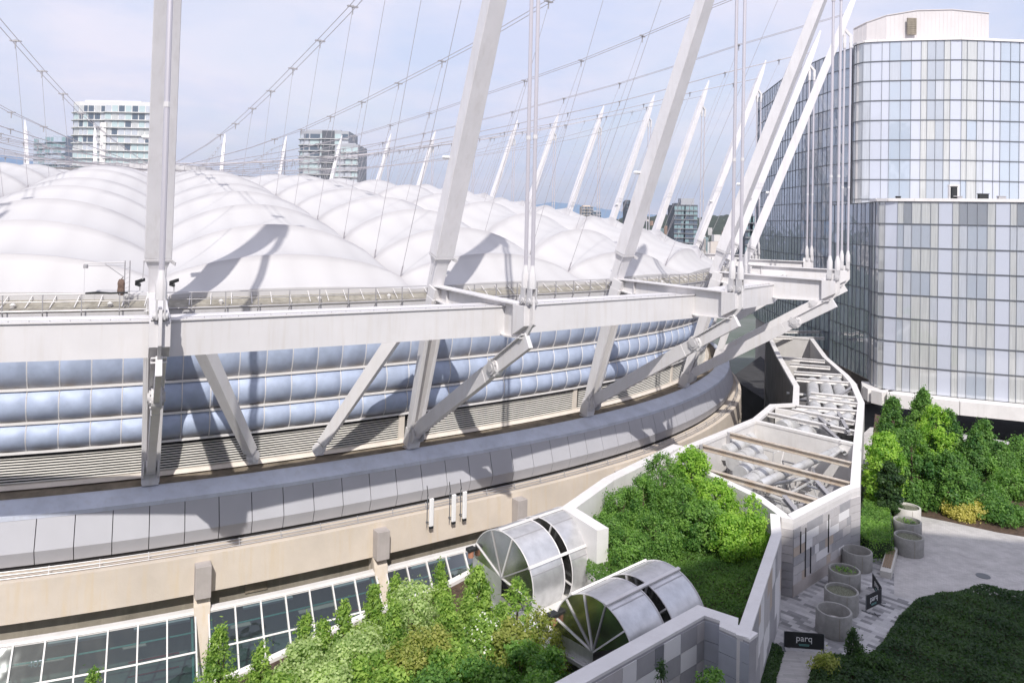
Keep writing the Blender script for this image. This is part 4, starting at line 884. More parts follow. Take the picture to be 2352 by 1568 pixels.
# ================================================================== HOTEL TOWER (right)
def windows(T,pts,zs,widths,pick,budget,frame=.05,depth=.10,seed=1,smooth_pts=None,inset=.0):
    """panes between floor levels zs along the plan polyline pts; every pane is a part until budget runs out"""
    rg=random.Random(seed);P=[np.array(q,float) for q in pts];seg=[np.hypot(*(P[i+1]-P[i])) for i in range(len(P)-1)];S=np.r_[0,np.cumsum(seg)]
    def at(s): return np.array([np.interp(s,S,[q[0] for q in P]),np.interp(s,S,[q[1] for q in P])])
    xs=[0.];i=0
    while xs[-1]<S[-1]-.3: xs.append(min(S[-1],xs[-1]+widths[i%len(widths)]));i+=1
    panes=[]
    for c in range(len(xs)-1):
        a,b=at(xs[c]),at(xs[c+1]);d=nrm(b-a);n=np.array([d[1],-d[0]]);n=n if n@(-a)>0 else -n
        for f in range(len(zs)-1):
            z1,z0=zs[f],zs[f+1];mid=(a+b)/2;area=abs(np.cross(a/np.hypot(*a),b/np.hypot(*b)))*(z1-z0)/np.hypot(*mid)
            u,v=px([*mid,(z0+z1)/2]);vis=0<u<2352 and 0<v<1568
            panes.append((area if vis else -1,a,b,n,z0,z1,pick(c,f,rg)))
    panes.sort(key=lambda q:-q[0]);mats=sorted({q[6] for q in panes});ML=[WM[m] for m in mats]+[M_MULL,M_MUL2]
    rest=MB()
    for i,(ar,a,b,n,z0,z1,mi) in enumerate(panes):
        mb=MB() if i<budget else rest;n3=np.array([*n,0]);A=np.array([*a,z0]);B=np.array([*b,z0]);h=np.array([0,0,z1-z0]);m=mats.index(mi)
        j=n3*rg.uniform(-.012,.012);mb.quad(A+j,B-j,B+h-j,A+h+j,m)
        fm=len(ML)-1;e=nrm(B-A)
        mb.obox(A+h/2+n3*depth/2,e*frame/2,n3*depth/2,h/2,fm);mb.obox((A+B)/2+h+n3*(depth+.02)/2,(B-A)/2,n3*(depth+.03)/2,(0,0,.06),fm-1)
        if i<budget: mb.build('window',[WM[mi] if 0 else q for q in ML],T,recalc=False)
    if rest.v: tag(rest.build('windows',ML,T,recalc=False),kind='stuff')
M_MUL2=mat('slim mullion',(.26,.28,.31),.4)
WM={'room':G_ROOM,'cream':G_CREAM,'pale':G_PALE,'blue':G_BLUE,'span':G_SPAN,'grey':G_GREY,'deep':G_DEEP,'deep2':G_DEEP2,'aqua':G_TOWER,'aquad':G_TOWERD,'white':M_PARA}
HT=thing('hotel_building',(70,120,ZP),'curved glass hotel tower with white rooftop screen, standing right of the stadium','hotel')
pp=lambda u,D:atD(u,500,D)[:2]
WING=[(57,176),(56,171),(53.6,150),(53.2,140),(54,128),(55.35,123.6)]
UPP=[pp(1957,123.5),pp(1966,122.),pp(1980,121),pp(2010,120.3),pp(2093,119),pp(2201,117.8),pp(2352,118.5),pp(2560,121)]
LOW=[(53.2,126),pp(2001,110),pp(2004,107),pp(2016,105),pp(2040,103.6),pp(2100,102),pp(2200,99.8),pp(2352,97),pp(2560,93.5)]
zu=[29.6-3.1*i for i in range(9)]+[4.0]
colp=['cream','cream','pale','span','span','blue','blue','span','cream','grey','grey','cream','span']
def pu(c,f,rg):
    m=colp[c%len(colp)]
    if rg.random()<.08 and m!='span': m=rg.choice(['pale','blue','cream'])
    return m
windows(HT,UPP,zu,[.9,1.6,1.1,1.6,1.1,1.6,1.5,1.4,.9,1.2,1.2,.9,1.6],pu,100,seed=4)
mb=MB();mb.prism([tuple(q+np.array([.02,.35])) for q in UPP]+[(120,121),(120,150),(62,150),(54.5,140)],3.6,29.5);mb.build('tower_core',M_PARA,HT)
# white roof edge and mechanical screen
mb=MB()
for a,b in zip(UPP[:-1],UPP[1:]): mb.bar((*a,29.75),(*b,29.75),.5,.35)
mb.build('roof_edge',M_WHITE,HT)
SCR=[pp(1955,128),pp(1985,126),pp(2030,124.5),pp(2100,124),pp(2180,123.8),pp(2267,124)]
zt_=[33.6,34.2,35.,35.8,36.0,35.6];mb=MB()
for i in range(5):
    a,b=SCR[i],SCR[i+1];mb.quad((*a,29.5),(*b,29.5),(*b,zt_[i+1]),(*a,zt_[i]));mb.bar((*a,zt_[i]),(*b,zt_[i+1]),.3,.12)
    L=np.hypot(*(b-a));n_=int(L/.6)
    for j in range(n_): c=a+(b-a)*j/n_;zz=zt_[i]+(zt_[i+1]-zt_[i])*j/n_;mb.bar((*c,29.6),(*c,zz),.06,.05,up=(0,1,0))
a=SCR[-1];mb.quad((*a,29.5),(a[0]+1,a[1]+14,29.5),(a[0]+1,a[1]+14,35.6),(*a,35.6));mb.build('roof_screen',mat('pinkish roof screen',(.60,.57,.57),.5,nscale=.3,namt=.04),HT)
mb=MB();c=atD(2094,61,123.6);mb.box(c,(1.5,.2,2.7));[mb.box(c+(0,-.12,-1.2+.3*i),(1.4,.08,.12),0) for i in range(9)];mb.build('screen_louvre',M_SOFF,HT)
mb=MB();c=atD(2162,30,126);mb.tube([c-(0,0,1),c],.55,12);mb.tube([c,c+(0,0,.35)],[.6,.2],12);mb.build('roof_vent',M_BLACK,HT,smooth=True)
mb=MB();c=atD(2219,30,126);mb.tube([c-(0,0,1.),c+(0,0,.4)],.09,6);mb.build('roof_pole',M_GALV,HT)
# wing: dark reflecting glass
zw=[29.3-3.1*i for i in range(17)]
windows(HT,WING,zw,[1.55],lambda c,f,rg:rg.choice(['deep2','deep2','deep','deep2','blue' if f<5 else 'deep']),60,seed=9,frame=.04,depth=.07)
mb=MB();mb.prism([(q[0]+.4,q[1]) for q in WING]+[(62,126),(64,150),(66,176)],ZG,29.2);mb.build('wing_core',M_PIER,HT)
# lower block
zl=[3.9,.9]+[.9-3.15*i for i in range(1,8)];zl[-1]=-21.4
def pl(c,f,rg):
    k=c%6;m=['span','cream','pale','grey','grey','cream'][k];q=random.Random((c//6)*31+f*7).random()
    if m=='grey' and q<.45: m='cream' if q<.3 else 'pale'
    if f==0: m='room' if m in('grey','pale') else m
    elif m!='span' and rg.random()<.25: m=rg.choice(['cream','grey','pale','cream'])
    return m
windows(HT,LOW[1:],zl,[1.6,.75,.95,1.1,1.1,.9],pl,100,seed=6,frame=.05)
windows(HT,LOW[:2],zl,[1.55],lambda c,f,rg:rg.choice(['deep','deep2']),40,seed=9,frame=.04,depth=.07)
mb=MB();mb.prism([(q[0]+.1,q[1]+.35) for q in LOW]+[(100,95),(100,126)],-21.5,3.8);mb.build('lower_core',M_PARA,HT)
mb=MB()
for a,b in zip(LOW[1:-1],LOW[2:]): a=np.array(a);b=np.array(b);mb.bar((*a,4.1),(*b,4.1),.5,.4)
mb.build('terrace_edge',M_WHITE,HT)
for u,v,w,h,m,nm in((2190,443,1.4,2.2,M_WHITE,'terrace_door'),(2191,443,.7,1.7,M_BLACK,'terrace_doorway'),(2258,453,1.3,.9,M_BLACK,'terrace_chair'),(2198,457,1.2,.7,M_GALV,'terrace_table'),(2300,456,1.0,.6,M_GALV,'terrace_table'),(2063,454,.5,.3,M_BLACK,'terrace_chair')):
    c=atD(u,v,113-(5 if w<1.35 else 2));mb=MB();mb.box(c,(w,.5,h));mb.box(c+(0,0,h/2),(w*1.1,.6,.1));mb.build(nm,m,HT)
mb=MB();LO=[np.array(q)-np.array([.4,1.3]) for q in LOW[1:]]
for a,b in zip(LO[:-1],LO[1:]): mb.bar((*a,-22.3),(*b,-22.3),2.4,1.7)
mb.build('base_ledge',M_WHITE,HT)
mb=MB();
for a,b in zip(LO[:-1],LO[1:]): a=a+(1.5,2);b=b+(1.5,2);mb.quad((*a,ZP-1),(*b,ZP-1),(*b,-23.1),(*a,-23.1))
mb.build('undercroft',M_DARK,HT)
# ---- the photographer's own tower, behind the camera (it shades the lower right of the garden)
RT=[(-34,8),(-20,9),(-6,11),(1,14),(6,19),(13,25),(19,27.6),(24,30.6),(33,35),(40,33.4),(60,32)]
T=thing('podium_hotel_wing',(10,-12,ZG),'pale hotel wing behind the viewpoint that casts the garden in shade','hotel wing')
mb=MB();F=[];n_=len(RT)
vs=[(x,-1.4-.0*i,ZG) for i,(x,z) in enumerate(RT)]+[(x,-1.4,z) for x,z in RT]+[(x,-24,ZG) for x,z in RT]+[(x,-24,z) for x,z in RT]
fs=[]
for i in range(n_-1): fs+= [(i,i+1,n_+i+1,n_+i),(2*n_+i+1,2*n_+i,3*n_+i,3*n_+i+1),(n_+i,n_+i+1,3*n_+i+1,3*n_+i)]
fs+=[(0,n_,3*n_,2*n_),(n_-1,3*n_-1,4*n_-1,2*n_-1)];mb.add(vs,fs);mb.build('wall',M_PARA,T)
for i in range(14):
    mb=MB();x=-32+i*6.6;zt2=np.interp(x,[q[0] for q in RT],[q[1] for q in RT]);
    if -3<x<6: continue
    for z in np.arange(-20,zt2-3,3.2): mb.box((x,-1.38,z),(5.2,.12,2.2))
    mb.build('window_strip',G_BLUE,T)
# ================================================================== FAR CITY
def tower(name,label,u0,u1,vt,D,floors,fh,matz,group=None,dep=22,round_=False,top=0,cols=8,bal=True,yaw=0,accent=None,budget=60):
    a,b=atD(u0,vt,D),atD(u1,vt,D);zt=a[2];w=b[0]-a[0];c=np.array([(a[0]+b[0])/2,D+dep/2]);T=thing(name,(*c,ZG),label,'apartment tower',group)
    pl_=[]
    if round_:
        for i in range(7): q=math.pi/2*i/6;pl_.append((a[0]+w*.18*(1-math.sin(q)),D+w*.25*(1-math.cos(q)) if 0 else D+w*.28*(1-math.sin(q))+0*i))
        pl_=[(a[0],D+dep*.5),(a[0]+.3,D+dep*.22),(a[0]+w*.05,D+dep*.1),(a[0]+w*.13,D+dep*.03),(a[0]+w*.24,D)]
    else: pl_=[(a[0],D)]
    pl_+=[(a[0]+w*.46,D),(a[0]+w*.46,D-2),(b[0],D-2+yaw),(b[0],D+dep),(a[0]+.1,D+dep)]
    mb=MB();mb.prism(pl_,ZG,zt);mb.build('wall',matz[0],T)
    front=pl_[:-2];rg=random.Random(u0)
    vis=[]
    for f in range(floors):
        z1=zt-top-f*fh;z0=z1-fh
        mb=MB()
        for i in range(len(front)-1):
            A,B=np.array(front[i]),np.array(front[i+1]);
            if bal: mb.bar((A[0],A[1]-.45,z0+.05),(B[0],B[1]-.45,z0+.05),1.4,.28)
        if bal: mb.build('balcony',matz[1],T)
        x=0;Ls=[np.hypot(*(np.array(front[i+1])-np.array(front[i]))) for i in range(len(front)-1)]
        for i in range(len(front)-1):
            A,B=np.array(front[i]),np.array(front[i+1]);n=max(1,int(round(Ls[i]/(sum(Ls)/cols))))
            for j in range(n):
                p_,q_=A+(B-A)*(j+.08)/n,A+(B-A)*(j+.92)/n;vis.append((z0+.5,z1-.35,p_,q_,rg.choice(matz[2])))
    for i,(z0,z1,p_,q_,m) in enumerate(vis[:budget]):
        mb=MB();mb.quad((p_[0],p_[1]-.12,z0),(q_[0],q_[1]-.12,z0),(q_[0],q_[1]-.12,z1),(p_[0],p_[1]-.12,z1));mb.box(((p_[0]+q_[0])/2,(p_[1]+q_[1])/2-.14,(z0+z1)/2),(.12,.1,z1-z0));mb.build('window',m,T,recalc=False)
    rest=MB()
    for z0,z1,p_,q_,m in vis[budget:]: rest.quad((p_[0],p_[1]-.12,z0),(q_[0],q_[1]-.12,z0),(q_[0],q_[1]-.12,z1),(p_[0],p_[1]-.12,z1))
    if rest.v: tag(rest.build('windows',matz[2][0],T,recalc=False),kind='stuff')
    if accent: 
        mb=MB();e=atD(accent[0],vt,D-2.6);e2=atD(accent[1],vt,D-2.6);mb.box(((e[0]+e2[0])/2,D-1.5,(zt+ZG)/2-accent[2]/2),(e2[0]-e[0],2.4,zt-ZG-accent[2]));mb.build('pilaster',accent[3],T)
    mb=MB();mb.prism([(a[0]+w*.15,D+4),(a[0]+w*.8,D+4),(a[0]+w*.8,D+dep-4),(a[0]+w*.15,D+dep-4)],zt-.2,zt+1.2);mb.build('roof_box',matz[0],T)
    return T,a,b
M_TW=mat('white tower concrete',(.66,.66,.66),.7,nscale=.1,namt=.05);M_THZ=mat('pale blue grey block',(.36,.40,.47),.7);M_TG=mat('grey tower concrete',(.36,.37,.40),.7);M_TDK=mat('dark tower slab',(.10,.11,.13),.6)
tower('apartment_tower','broad white apartment tower with curved left corner and green tinted balconies',155,355,232,360,11,3.6,(M_TW,M_TW,[G_AQL,G_PALE,G_PALE,G_CREAM,G_TOWERD]),round_=True,top=1.6,cols=17,accent=(233,246,10,M_WHITE),budget=100,group=None)
tower('apartment_tower','rounded grey balcony tower with a dark central strip, second tower beyond the roof',682,803,300,400,12,3.1,(M_TG,M_TW,[G_PALE,G_AQL,G_AQL,G_TOWERD]),round_=True,top=1.2,cols=9,accent=(740,768,0,M_TDK),budget=80)
tower('apartment_tower','lower balconied tower half joined to the rounded grey one, a bush on its roof',770,825,332,385,9,3.1,(M_TG,M_TW,[G_AQL,G_PALE]),top=1.,cols=5,budget=45)
tower('apartment_tower','small blue grey apartment block left of the broad white tower',78,112,318,470,7,3.2,(M_THZ,M_THZ,[G_TOWER,G_BLUE]),cols=5,budget=30)
tower('apartment_tower','small grey block with flat roof directly touching the broad white tower on the left',104,156,314,440,8,3.2,(M_THZ,M_THZ,[G_TOWER,G_BLUE]),cols=6,budget=40)
tower('apartment_tower','green glass tower with stepped top seen between the leaning masts on the right',1549,1601,470,520,15,3.1,(M_TDK,M_TG,[G_TOWER,G_TOWERD,G_TOWER]),top=.8,cols=7,budget=90)
mb=MB();c=atD(1576,458,526);c_=bpy.data.objects['apartment_tower.005'];mb.box(c-(0,0,3),(9,9,7));[mb.box(c+(0,0,.8*i-5),(10.5-i,10.5-i,.3)) for i in range(6)];mb.build('crown',M_TG,c_)
tower('apartment_tower','slim teal glass tower glimpsed just left of the hotel wing',1712,1742,496,330,12,3.1,(M_TDK,M_TG,[G_TOWER,G_TOWERD]),cols=5,budget=45)
tower('apartment_tower','dark slender tower peeking from behind a mast above the roof edge',1439,1452,462,700,8,3.1,(M_TDK,M_TDK,[G_TOWERD]),cols=3,budget=20)
tower('apartment_tower','beige block with pale top on the skyline above the roof',1336,1362,474,800,5,3.1,(mat('beige tower',(.55,.47,.40),.8),M_TW,[G_TOWERD]),cols=4,budget=16)
tower('apartment_tower','low grey block stepping down beside the beige one on the skyline',1362,1380,486,790,4,3.1,(M_TG,M_TW,[G_TOWERD]),cols=4,budget=12)
# hills
def hills(name,D,prof,m,dep):
    G=[];rows=6
    us=[q[0] for q in prof];vv=[q[1] for q in prof];xs=np.linspace(us[0],us[-1],160)
    for j in range(rows):
        f=j/(rows-1);row=[]
        for i,u in enumerate(xs):
            t=atD(u,np.interp(u,us,vv),D);zt=t[2]+ (math.sin(i*1.7)+math.sin(i*.63)*1.5)*dep*.0012
            d=D+dep*(f-1);row.append((t[0]*d/D,d,ZG+(zt-ZG)*math.sin(f*math.pi/2)**1.3))
        G.append(row)
    mb=MB();mb.grid(G);return struct(mb.build(name,m,smooth=True))
M_MOUNT=mat('haze tinted hill',(.09,.17,.30),1.);M_MOUNT2=mat('haze tinted ridge',(.13,.22,.34),1.)  # blue of the distant air is put into these base colours
M_WOODS=mat('wooded hill',(.04,.06,.035),.95,nscale=.05,namt=.4,bump=1.,bscale=.2)
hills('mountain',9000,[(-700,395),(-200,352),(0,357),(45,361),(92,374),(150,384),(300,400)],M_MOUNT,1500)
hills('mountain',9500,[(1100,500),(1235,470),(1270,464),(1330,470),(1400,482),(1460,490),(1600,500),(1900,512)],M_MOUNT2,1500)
hills('hill',1900,[(1240,540),(1380,510),(1440,498),(1500,497),(1520,489),(1545,495),(1600,500),(1640,495),(1680,494),(1760,497),(1850,520)],M_WOODS,700)
# houses and blocks on the slope: a far-off town mass, too small to count
mb=MB();rg=random.Random(2);ML_=[mat('town '+str(i),c,.8) for i,c in enumerate(((.55,.5,.46),(.3,.28,.27),(.62,.6,.58),(.2,.27,.28),(.36,.24,.18)))]
for i in range(900):
    u=rg.uniform(1480,1760);D=rg.uniform(650,1750);q=atD(u,500,D);s_=rg.uniform(5,13);h=rg.uniform(3,9)+(rg.random()<.06)*16;zz=ZG+(D>1250)*(D-1250)*.075
    mb.box((q[0],q[1],zz+h/2),(s_,s_*.8,h),rg.uniform(0,1.5),rg.randrange(5))
tag(mb.build('distant_town',ML_),'small houses and low blocks scattered over the wooded slope beyond the masts','town',kind='stuff')
# ================================================================== VEGETATION
def leafmesh(name,C,Nn,size,asp,m,tint,parent=None,droop=None):
    """one small kite shaped leaf per point; C centres, Nn facing directions"""
    n=len(C);r=RNG.normal(size=(n,3));A=np.cross(Nn,r);A/=np.linalg.norm(A,axis=1)[:,None]+1e-9
    if droop is not None: A=A*(1-droop)+np.array([0,0,-1.])*droop+Nn*.45*droop;A/=np.linalg.norm(A,axis=1)[:,None]
    B=np.cross(Nn,A);B/=np.linalg.norm(B,axis=1)[:,None]+1e-9
    s=size*RNG.uniform(.6,1.35,(n,1));O=np.array(parent['_o']) if parent is not None else np.zeros(3)
    V=np.empty((n,4,3));V[:,0]=C-A*s;V[:,1]=C+B*s*asp;V[:,2]=C+A*s+Nn*s*.15;V[:,3]=C-B*s*asp;V=V.reshape(-1,3)-O
    me=bpy.data.meshes.new(name);me.vertices.add(4*n);me.vertices.foreach_set('co',V.astype(np.float32).ravel());me.loops.add(4*n);me.loops.foreach_set('vertex_index',np.arange(4*n,dtype=np.int32))
    me.polygons.add(n);me.polygons.foreach_set('loop_start',np.arange(0,4*n,4,dtype=np.int32));me.update(calc_edges=True);me.validate()
    a=me.attributes.new('tint','FLOAT','POINT');a.data.foreach_set('value',np.repeat(tint,4).astype(np.float32));me.materials.append(m)
    o=bpy.data.objects.new(name,me);COL.objects.link(o)
    if parent is not None: o.parent=parent
    return o
def unit(n): v=RNG.normal(size=(n,3));return v/np.linalg.norm(v,axis=1)[:,None]
def tree(name,label,base,h,r,m,kind='cone',n=5200,leaf=.10,group=None,lean=0,crown0=.06,asp=.45,flowers=0):
    base=np.array(base,float);T=thing(name,base,label,'tree' if h>1.9 else 'shrub',group)
    nc=int((26+h*r*5)*(2.3 if kind!='cone' else 1.5));K=[];
    for i in range(nc):
        f=RNG.uniform(crown0,1)**(.85 if kind=='cone' else 1);a=RNG.uniform(0,2*math.pi)
        if kind=='cone': R=r*(1.02-f)**.72*RNG.uniform(.72,1.12)
        elif kind=='column': R=r*min(1,(1.03-f)*2.6)**.6*RNG.uniform(.75,1.1)
        else: R=r*math.sqrt(max(0,1-(2*(f-crown0)/(1-crown0)-1)**2))*RNG.uniform(.55,1.1)+.1*r
        rr=R*RNG.uniform(.55,1)**.5;K.append((rr*math.cos(a)+lean*f*h,rr*math.sin(a),f*h,(.15+.10*r)*(1.25-f*.75 if kind!='blob' else 1)*RNG.uniform(.55,1.5)))
    if kind!='blob': K.append((lean*h,0,h*.97,.12))
    K=np.array(K);w=K[:,3]**2;idx=RNG.choice(len(K),n,p=w/w.sum());D=unit(n);rad=RNG.uniform(.35,1,n)**.5
    sc=np.array([1,1,.8 if kind=='blob' else 1.5]);C=K[idx,:3]+D*sc*(K[idx,3]*rad)[:,None];C[:,2]=np.clip(C[:,2],.03,None)
    out=C-np.array([0,0,h*.4]);out[:,2]*=.4;out/=np.linalg.norm(out,axis=1)[:,None]
    C+=RNG.normal(size=(n,3))*np.where(RNG.random((n,1))<.25,.16,.05)*(.5+.3*r);C[:,2]=np.clip(C[:,2],.03,None);Nn=D*.6+out*.5+np.array([0,0,.3])+RNG.normal(size=(n,3))*.55;Nn/=np.linalg.norm(Nn,axis=1)[:,None]
    tint=np.clip(.5+RNG.normal(0,.22,len(K))[idx]+RNG.normal(0,.16,n),0,1)
    leafmesh('crown',C+base,Nn,leaf,asp,m,tint,T,droop=.5 if kind=='cone' else None)
    mb=MB();b=base
    top=b+np.array([lean*h*.85,0,h*.85]);rt=.035+.016*h;mb.tube([b-(0,0,.2),b+(top-b)*.35,b+(top-b)*.7,top],[rt*1.2,rt,rt*.6,.012],7)
    for i in range(10):
        k=K[RNG.integers(len(K))];f=min(.9,max(.12,k[2]/h*.75));s_=b+(top-b)*f;mb.tube([s_,b+k[:3]],[rt*.35*(1.1-f),.008],4)
    mb.build('trunk',M_BARK,T)
    if flowers:
        q=RNG.choice(n,flowers);leafmesh('blossom',C[q]+base+Nn[q]*.05,Nn[q],.06,.8,ML_FLOW,np.ones(flowers)*.7,T)
    return T
def tp(u,v,z): return onz(u,v,z)
def tree_at(u,vtop,D,z0,r,*a,**k):
    """tree whose tip shows at pixel (u,vtop) at depth D, rooted at height z0"""
    t=atD(u,vtop,D);return tree(k.pop('name','tree'),k.pop('label'),(t[0],t[1],z0),t[2]-z0,r,*a,**k)
G1='young conifers in the bed below the sloping glazing'
# lower left: bright cedars in the bed under the glazing
for u,v,D,r,lab in((505,1440,36.0,.62,'slim drooping cedar, left of the others, its tip against the corner post of the glazing'),(600,1475,37.,.5,'small dark tipped cedar between the slim drooping one and the taller clump'),(702,1418,39.,.62,'narrow cedar in front of the last glazing bars, pointed tip leaning right'),(215,1545,33.8,.45,'single cedar tip poking up at the bottom edge in front of the glazing'),(908,1325,42.5,.5,'thin feathery cedar tip standing in front of the third glazing section'),(1010,1290,45.,.55,'feathery cedar reaching up to the corner of the third glazing section'),(1085,1300,46.,.5,'twiggy little cedar right against the far vent hood')):
    tree_at(u,v,D,-26.2,r*2.3,ML_CEDAR,'cone',8500,.085,label=lab,name='cedar_tree',group=G1)
G2='mixed trees massed at the bottom of the garden'
for u,v,D,r,m,kind,n,lf,lab,fl in((790,1385,38.5,.8,ML_CEDAR,'cone',5200,.105,'lime green cedar at the left of the massed trees',0),
 (860,1350,40,.9,ML_CEDAR,'cone',6000,.105,'tall lime cedar rising above the pale bush',0),
 (950,1345,40,1.25,ML_PALE,'blob',6500,.085,'pale green broadleaf bush with whitish leaves under the third glazing section',0),
 (1100,1310,41,1.25,ML_CEDAR,'cone',8000,.115,'broad bright cedar at the foot of the far vent hood',0),
 (1190,1335,40,.9,ML_CEDAR,'column',5200,.10,'bright conifer beside the near side of the far vent hood',0),
 (1235,1400,37.5,.9,ML_OLIVE,'column',5200,.095,'yellowish conifer left of the near vent hood',0),
 (700,1475,35.5,1.0,ML_PALE,'blob',5200,.085,'pale leaved bush low in the massed trees, left part',0),
 (830,1450,35.5,1.35,ML_PALE,'blob',7500,.085,'large pale leaved bush in the middle of the massed trees',0),
 (980,1450,35.5,1.3,ML_OLIVE,'blob',7000,.08,'olive and orange tinged bush in front of the pale one',0),
 (1110,1420,37,1.0,ML_CEDAR,'blob',6200,.09,'green shrub carrying clusters of white blossom',900),
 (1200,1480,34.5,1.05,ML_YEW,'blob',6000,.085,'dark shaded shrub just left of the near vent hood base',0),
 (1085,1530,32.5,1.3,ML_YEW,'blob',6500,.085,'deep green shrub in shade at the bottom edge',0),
 (760,1540,33,1.0,ML_PALE,'blob',5200,.085,'pale bush cut off by the bottom edge',0),
 (900,1550,32.5,1.2,ML_CEDAR,'blob',6000,.09,'lime bush cut off by the bottom edge, left of the deep green shrub',0),
 (640,1560,33.5,.9,ML_CEDAR,'blob',4200,.09,'small lime shrub at the bottom edge beneath the slim cedar',0),
 (740,1430,38,1.0,ML_CEDAR,'cone',5000,0.09,'lime cedar between the narrow cedar and the pale bush',0),
 (905,1385,38.5,1.1,ML_CEDAR,'cone',6000,0.09,'bright cedar just behind the large pale bush',0),
 (1030,1370,38.5,1.1,ML_CEDAR,'cone',6000,0.09,'bright cedar between the pale bush and the flowering shrub',0),
 (1150,1395,38,1.1,ML_CEDAR,'cone',6000,0.09,'lime cedar right behind the white flowering shrub',0),
 (1180,1440,36,1.0,ML_OLIVE,'blob',5000,0.085,'olive bush at the foot of the near vent hood flue',0),
 (1050,1480,34.5,1.2,ML_CEDAR,'blob',6000,0.09,'lime bush in front of the flowering shrub',0),
 (930,1500,34,1.2,ML_OLIVE,'blob',6000,0.085,'golden olive bush low in the middle of the massed trees',0),
 (1000,1550,32.5,1.2,ML_YEW,'blob',5500,0.085,'green shrub at the bottom edge below the olive bush',0),
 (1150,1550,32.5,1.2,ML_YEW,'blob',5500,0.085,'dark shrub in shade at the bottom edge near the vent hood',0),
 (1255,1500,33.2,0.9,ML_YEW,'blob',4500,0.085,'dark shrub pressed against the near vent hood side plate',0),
 (1260,1420,36.8,0.8,ML_OLIVE,'column',4500,0.085,'narrow olive conifer touching the near vent hood',0),
 (850,1500,34,1.0,ML_CEDAR,'blob',5000,0.09,'lime bush under the large pale bush',0),
 (1245,1560,31.5,.9,ML_YEW,'blob',4500,.085,'shaded shrub at the bottom edge under the vent hood base',0)):
    tree_at(u,v,D,-25.2 if D>34 else -24.8,r*1.32,m,kind,int(n*1.75),lf,label=lab,name='conifer_tree' if kind!='blob' else 'leafy_shrub',group=G2,flowers=fl,asp=.45 if kind!='blob' else .6)
# middle: planter trees
G3='trees crowding the raised planter'
for u,v,D,r,m,kind,n,lf,lab in((1455,1140,50,1.15,ML_YEW,'column',8000,.085,'dense yew at the left edge of the raised planter'),
 (1545,1060,53,1.3,ML_YEW,'column',9000,.085,'tallest dense yew in the raised planter'),
 (1610,1045,54,1.05,ML_LIME,'blob',6500,.09,'bright green tree touching the top of the plant yard wall'),
 (1500,1110,51,1.1,ML_YEW,'column',7500,.085,'yew with brownish tips second from the left in the planter'),
 (1420,1200,47.5,1.1,ML_YEW,'column',7500,.085,'low broad yew beside the far vent hood'),
 (1590,1130,50,1.35,ML_YEW,'column',8500,.09,'dark yew in the middle of the planter'),
 (1665,1120,50,1.25,ML_LIME,'blob',7000,.09,'leafy lime green tree at the right of the planter clump'),
 (1640,1175,47,1.3,ML_YEW,'blob',7000,.09,'mid green tree leaning over the planter lawn'),
 (1530,1200,46,1.3,ML_YEW,'column',8000,.085,'broad dark yew at the front of the planter clump'),
 (1465,1235,44.5,1.0,ML_YEW,'column',6500,.085,'yew behind the far end of the near vent hood'),
 (1700,1200,45.5,.9,ML_LIME,'blob',4500,.085,'pale green bush below the leafy lime tree'),
 (1752,1150,46.8,.75,ML_LIME,'column',3400,.095,'small airy lime green tree in front of the plant yard corner'),
 (1745,1200,46.0,.8,ML_LIME,'column',3400,.09,'low airy sapling under the small lime tree at the wall corner')):
    tree_at(u-22,v-14,D,-19.6,r*1.12,m,kind,int(n*1.5),lf*.85,label=lab,name='planter_tree',group=G3,asp=.5 if kind!='blob' else .7)
# right: maples and shrubs between plaza and hotel
G4='trees between the plaza and the hotel'
for u,v,D,r,m,n,lab in((2050,925,68,2.1,ML_MAPLE,11000,'bright green maple touching the white wall of the plant yard'),
 (2120,905,74,2.1,ML_MAPLE,10000,'tall dark maple just under the hotel base'),(2180,955,70,2.2,ML_MAPLE,10000,'wide dark maple right of the tallest ones'),
 (2150,945,70,1.8,ML_LIME,7000,'lighter green maple between the two darkest ones'),(2260,975,74,1.9,ML_MAPLE,8000,'slender dark maple at the back right of the row'),(2340,1015,70,2.0,ML_MAPLE,8000,'maple filling the right edge under the ledge'),
 (2030,1010,60,1.5,ML_LIME,7000,'lime tinted young maple at the left end of the row'),(2095,1000,62,1.8,ML_MAPLE,9000,'maple standing behind the pale concrete planter'),
 (2240,1000,68,2.0,ML_MAPLE,9000,'dark maple towards the right of the row'),(2300,1030,69,1.9,ML_MAPLE,8500,'small maple at the far right under the hotel ledge'),
 (2185,1050,61,1.7,ML_MAPLE,8000,'low maple behind the yellow shrub'),(2045,1075,58.5,.9,ML_DARK,4500,'rounded dark shrub against the plant yard wall')):
    tree_at(u,v-10,D,ZP-.3,r*.95,m,'cone' if r>1.85 else ('column' if r>1.6 else 'blob'),int(n*1.9),.095,label=lab,name='maple_tree',group=G4,asp=.7,crown0=.12)
for u,v,D,r,h,m,n,lab in((2210,1185,56.5,1.5,1.15,ML_YELL,4500,'golden yellow low shrub on the soil border'),(2262,1165,60,1.8,1.6,ML_MAPLE,6000,'green rounded shrub right of the golden one'),
 (2330,1140,60,2.,1.8,ML_YEW,7000,'large light green shrub at the right edge'),(2150,1165,58,1.,1.0,ML_YEW,3000,'small green shrub left of the golden one'),
 (2300,1195,56.5,1.7,1.2,ML_MAPLE,5000,'spreading shrub at the front right of the border'),(2015,1165,57,1.,1.,ML_LIME,3000,'lime shrub by the grey door in the wall'),(2350,1090,63,1.6,1.5,ML_LIME,5000,'bright lime shrub higher up at the right edge')):
    c=onz(u,v,ZP);tree('border_shrub',lab,c,h,r,m,'blob',n,.09,group='shrubs on the soil border',asp=.6,crown0=.02)
M_MULCH=M_SOIL
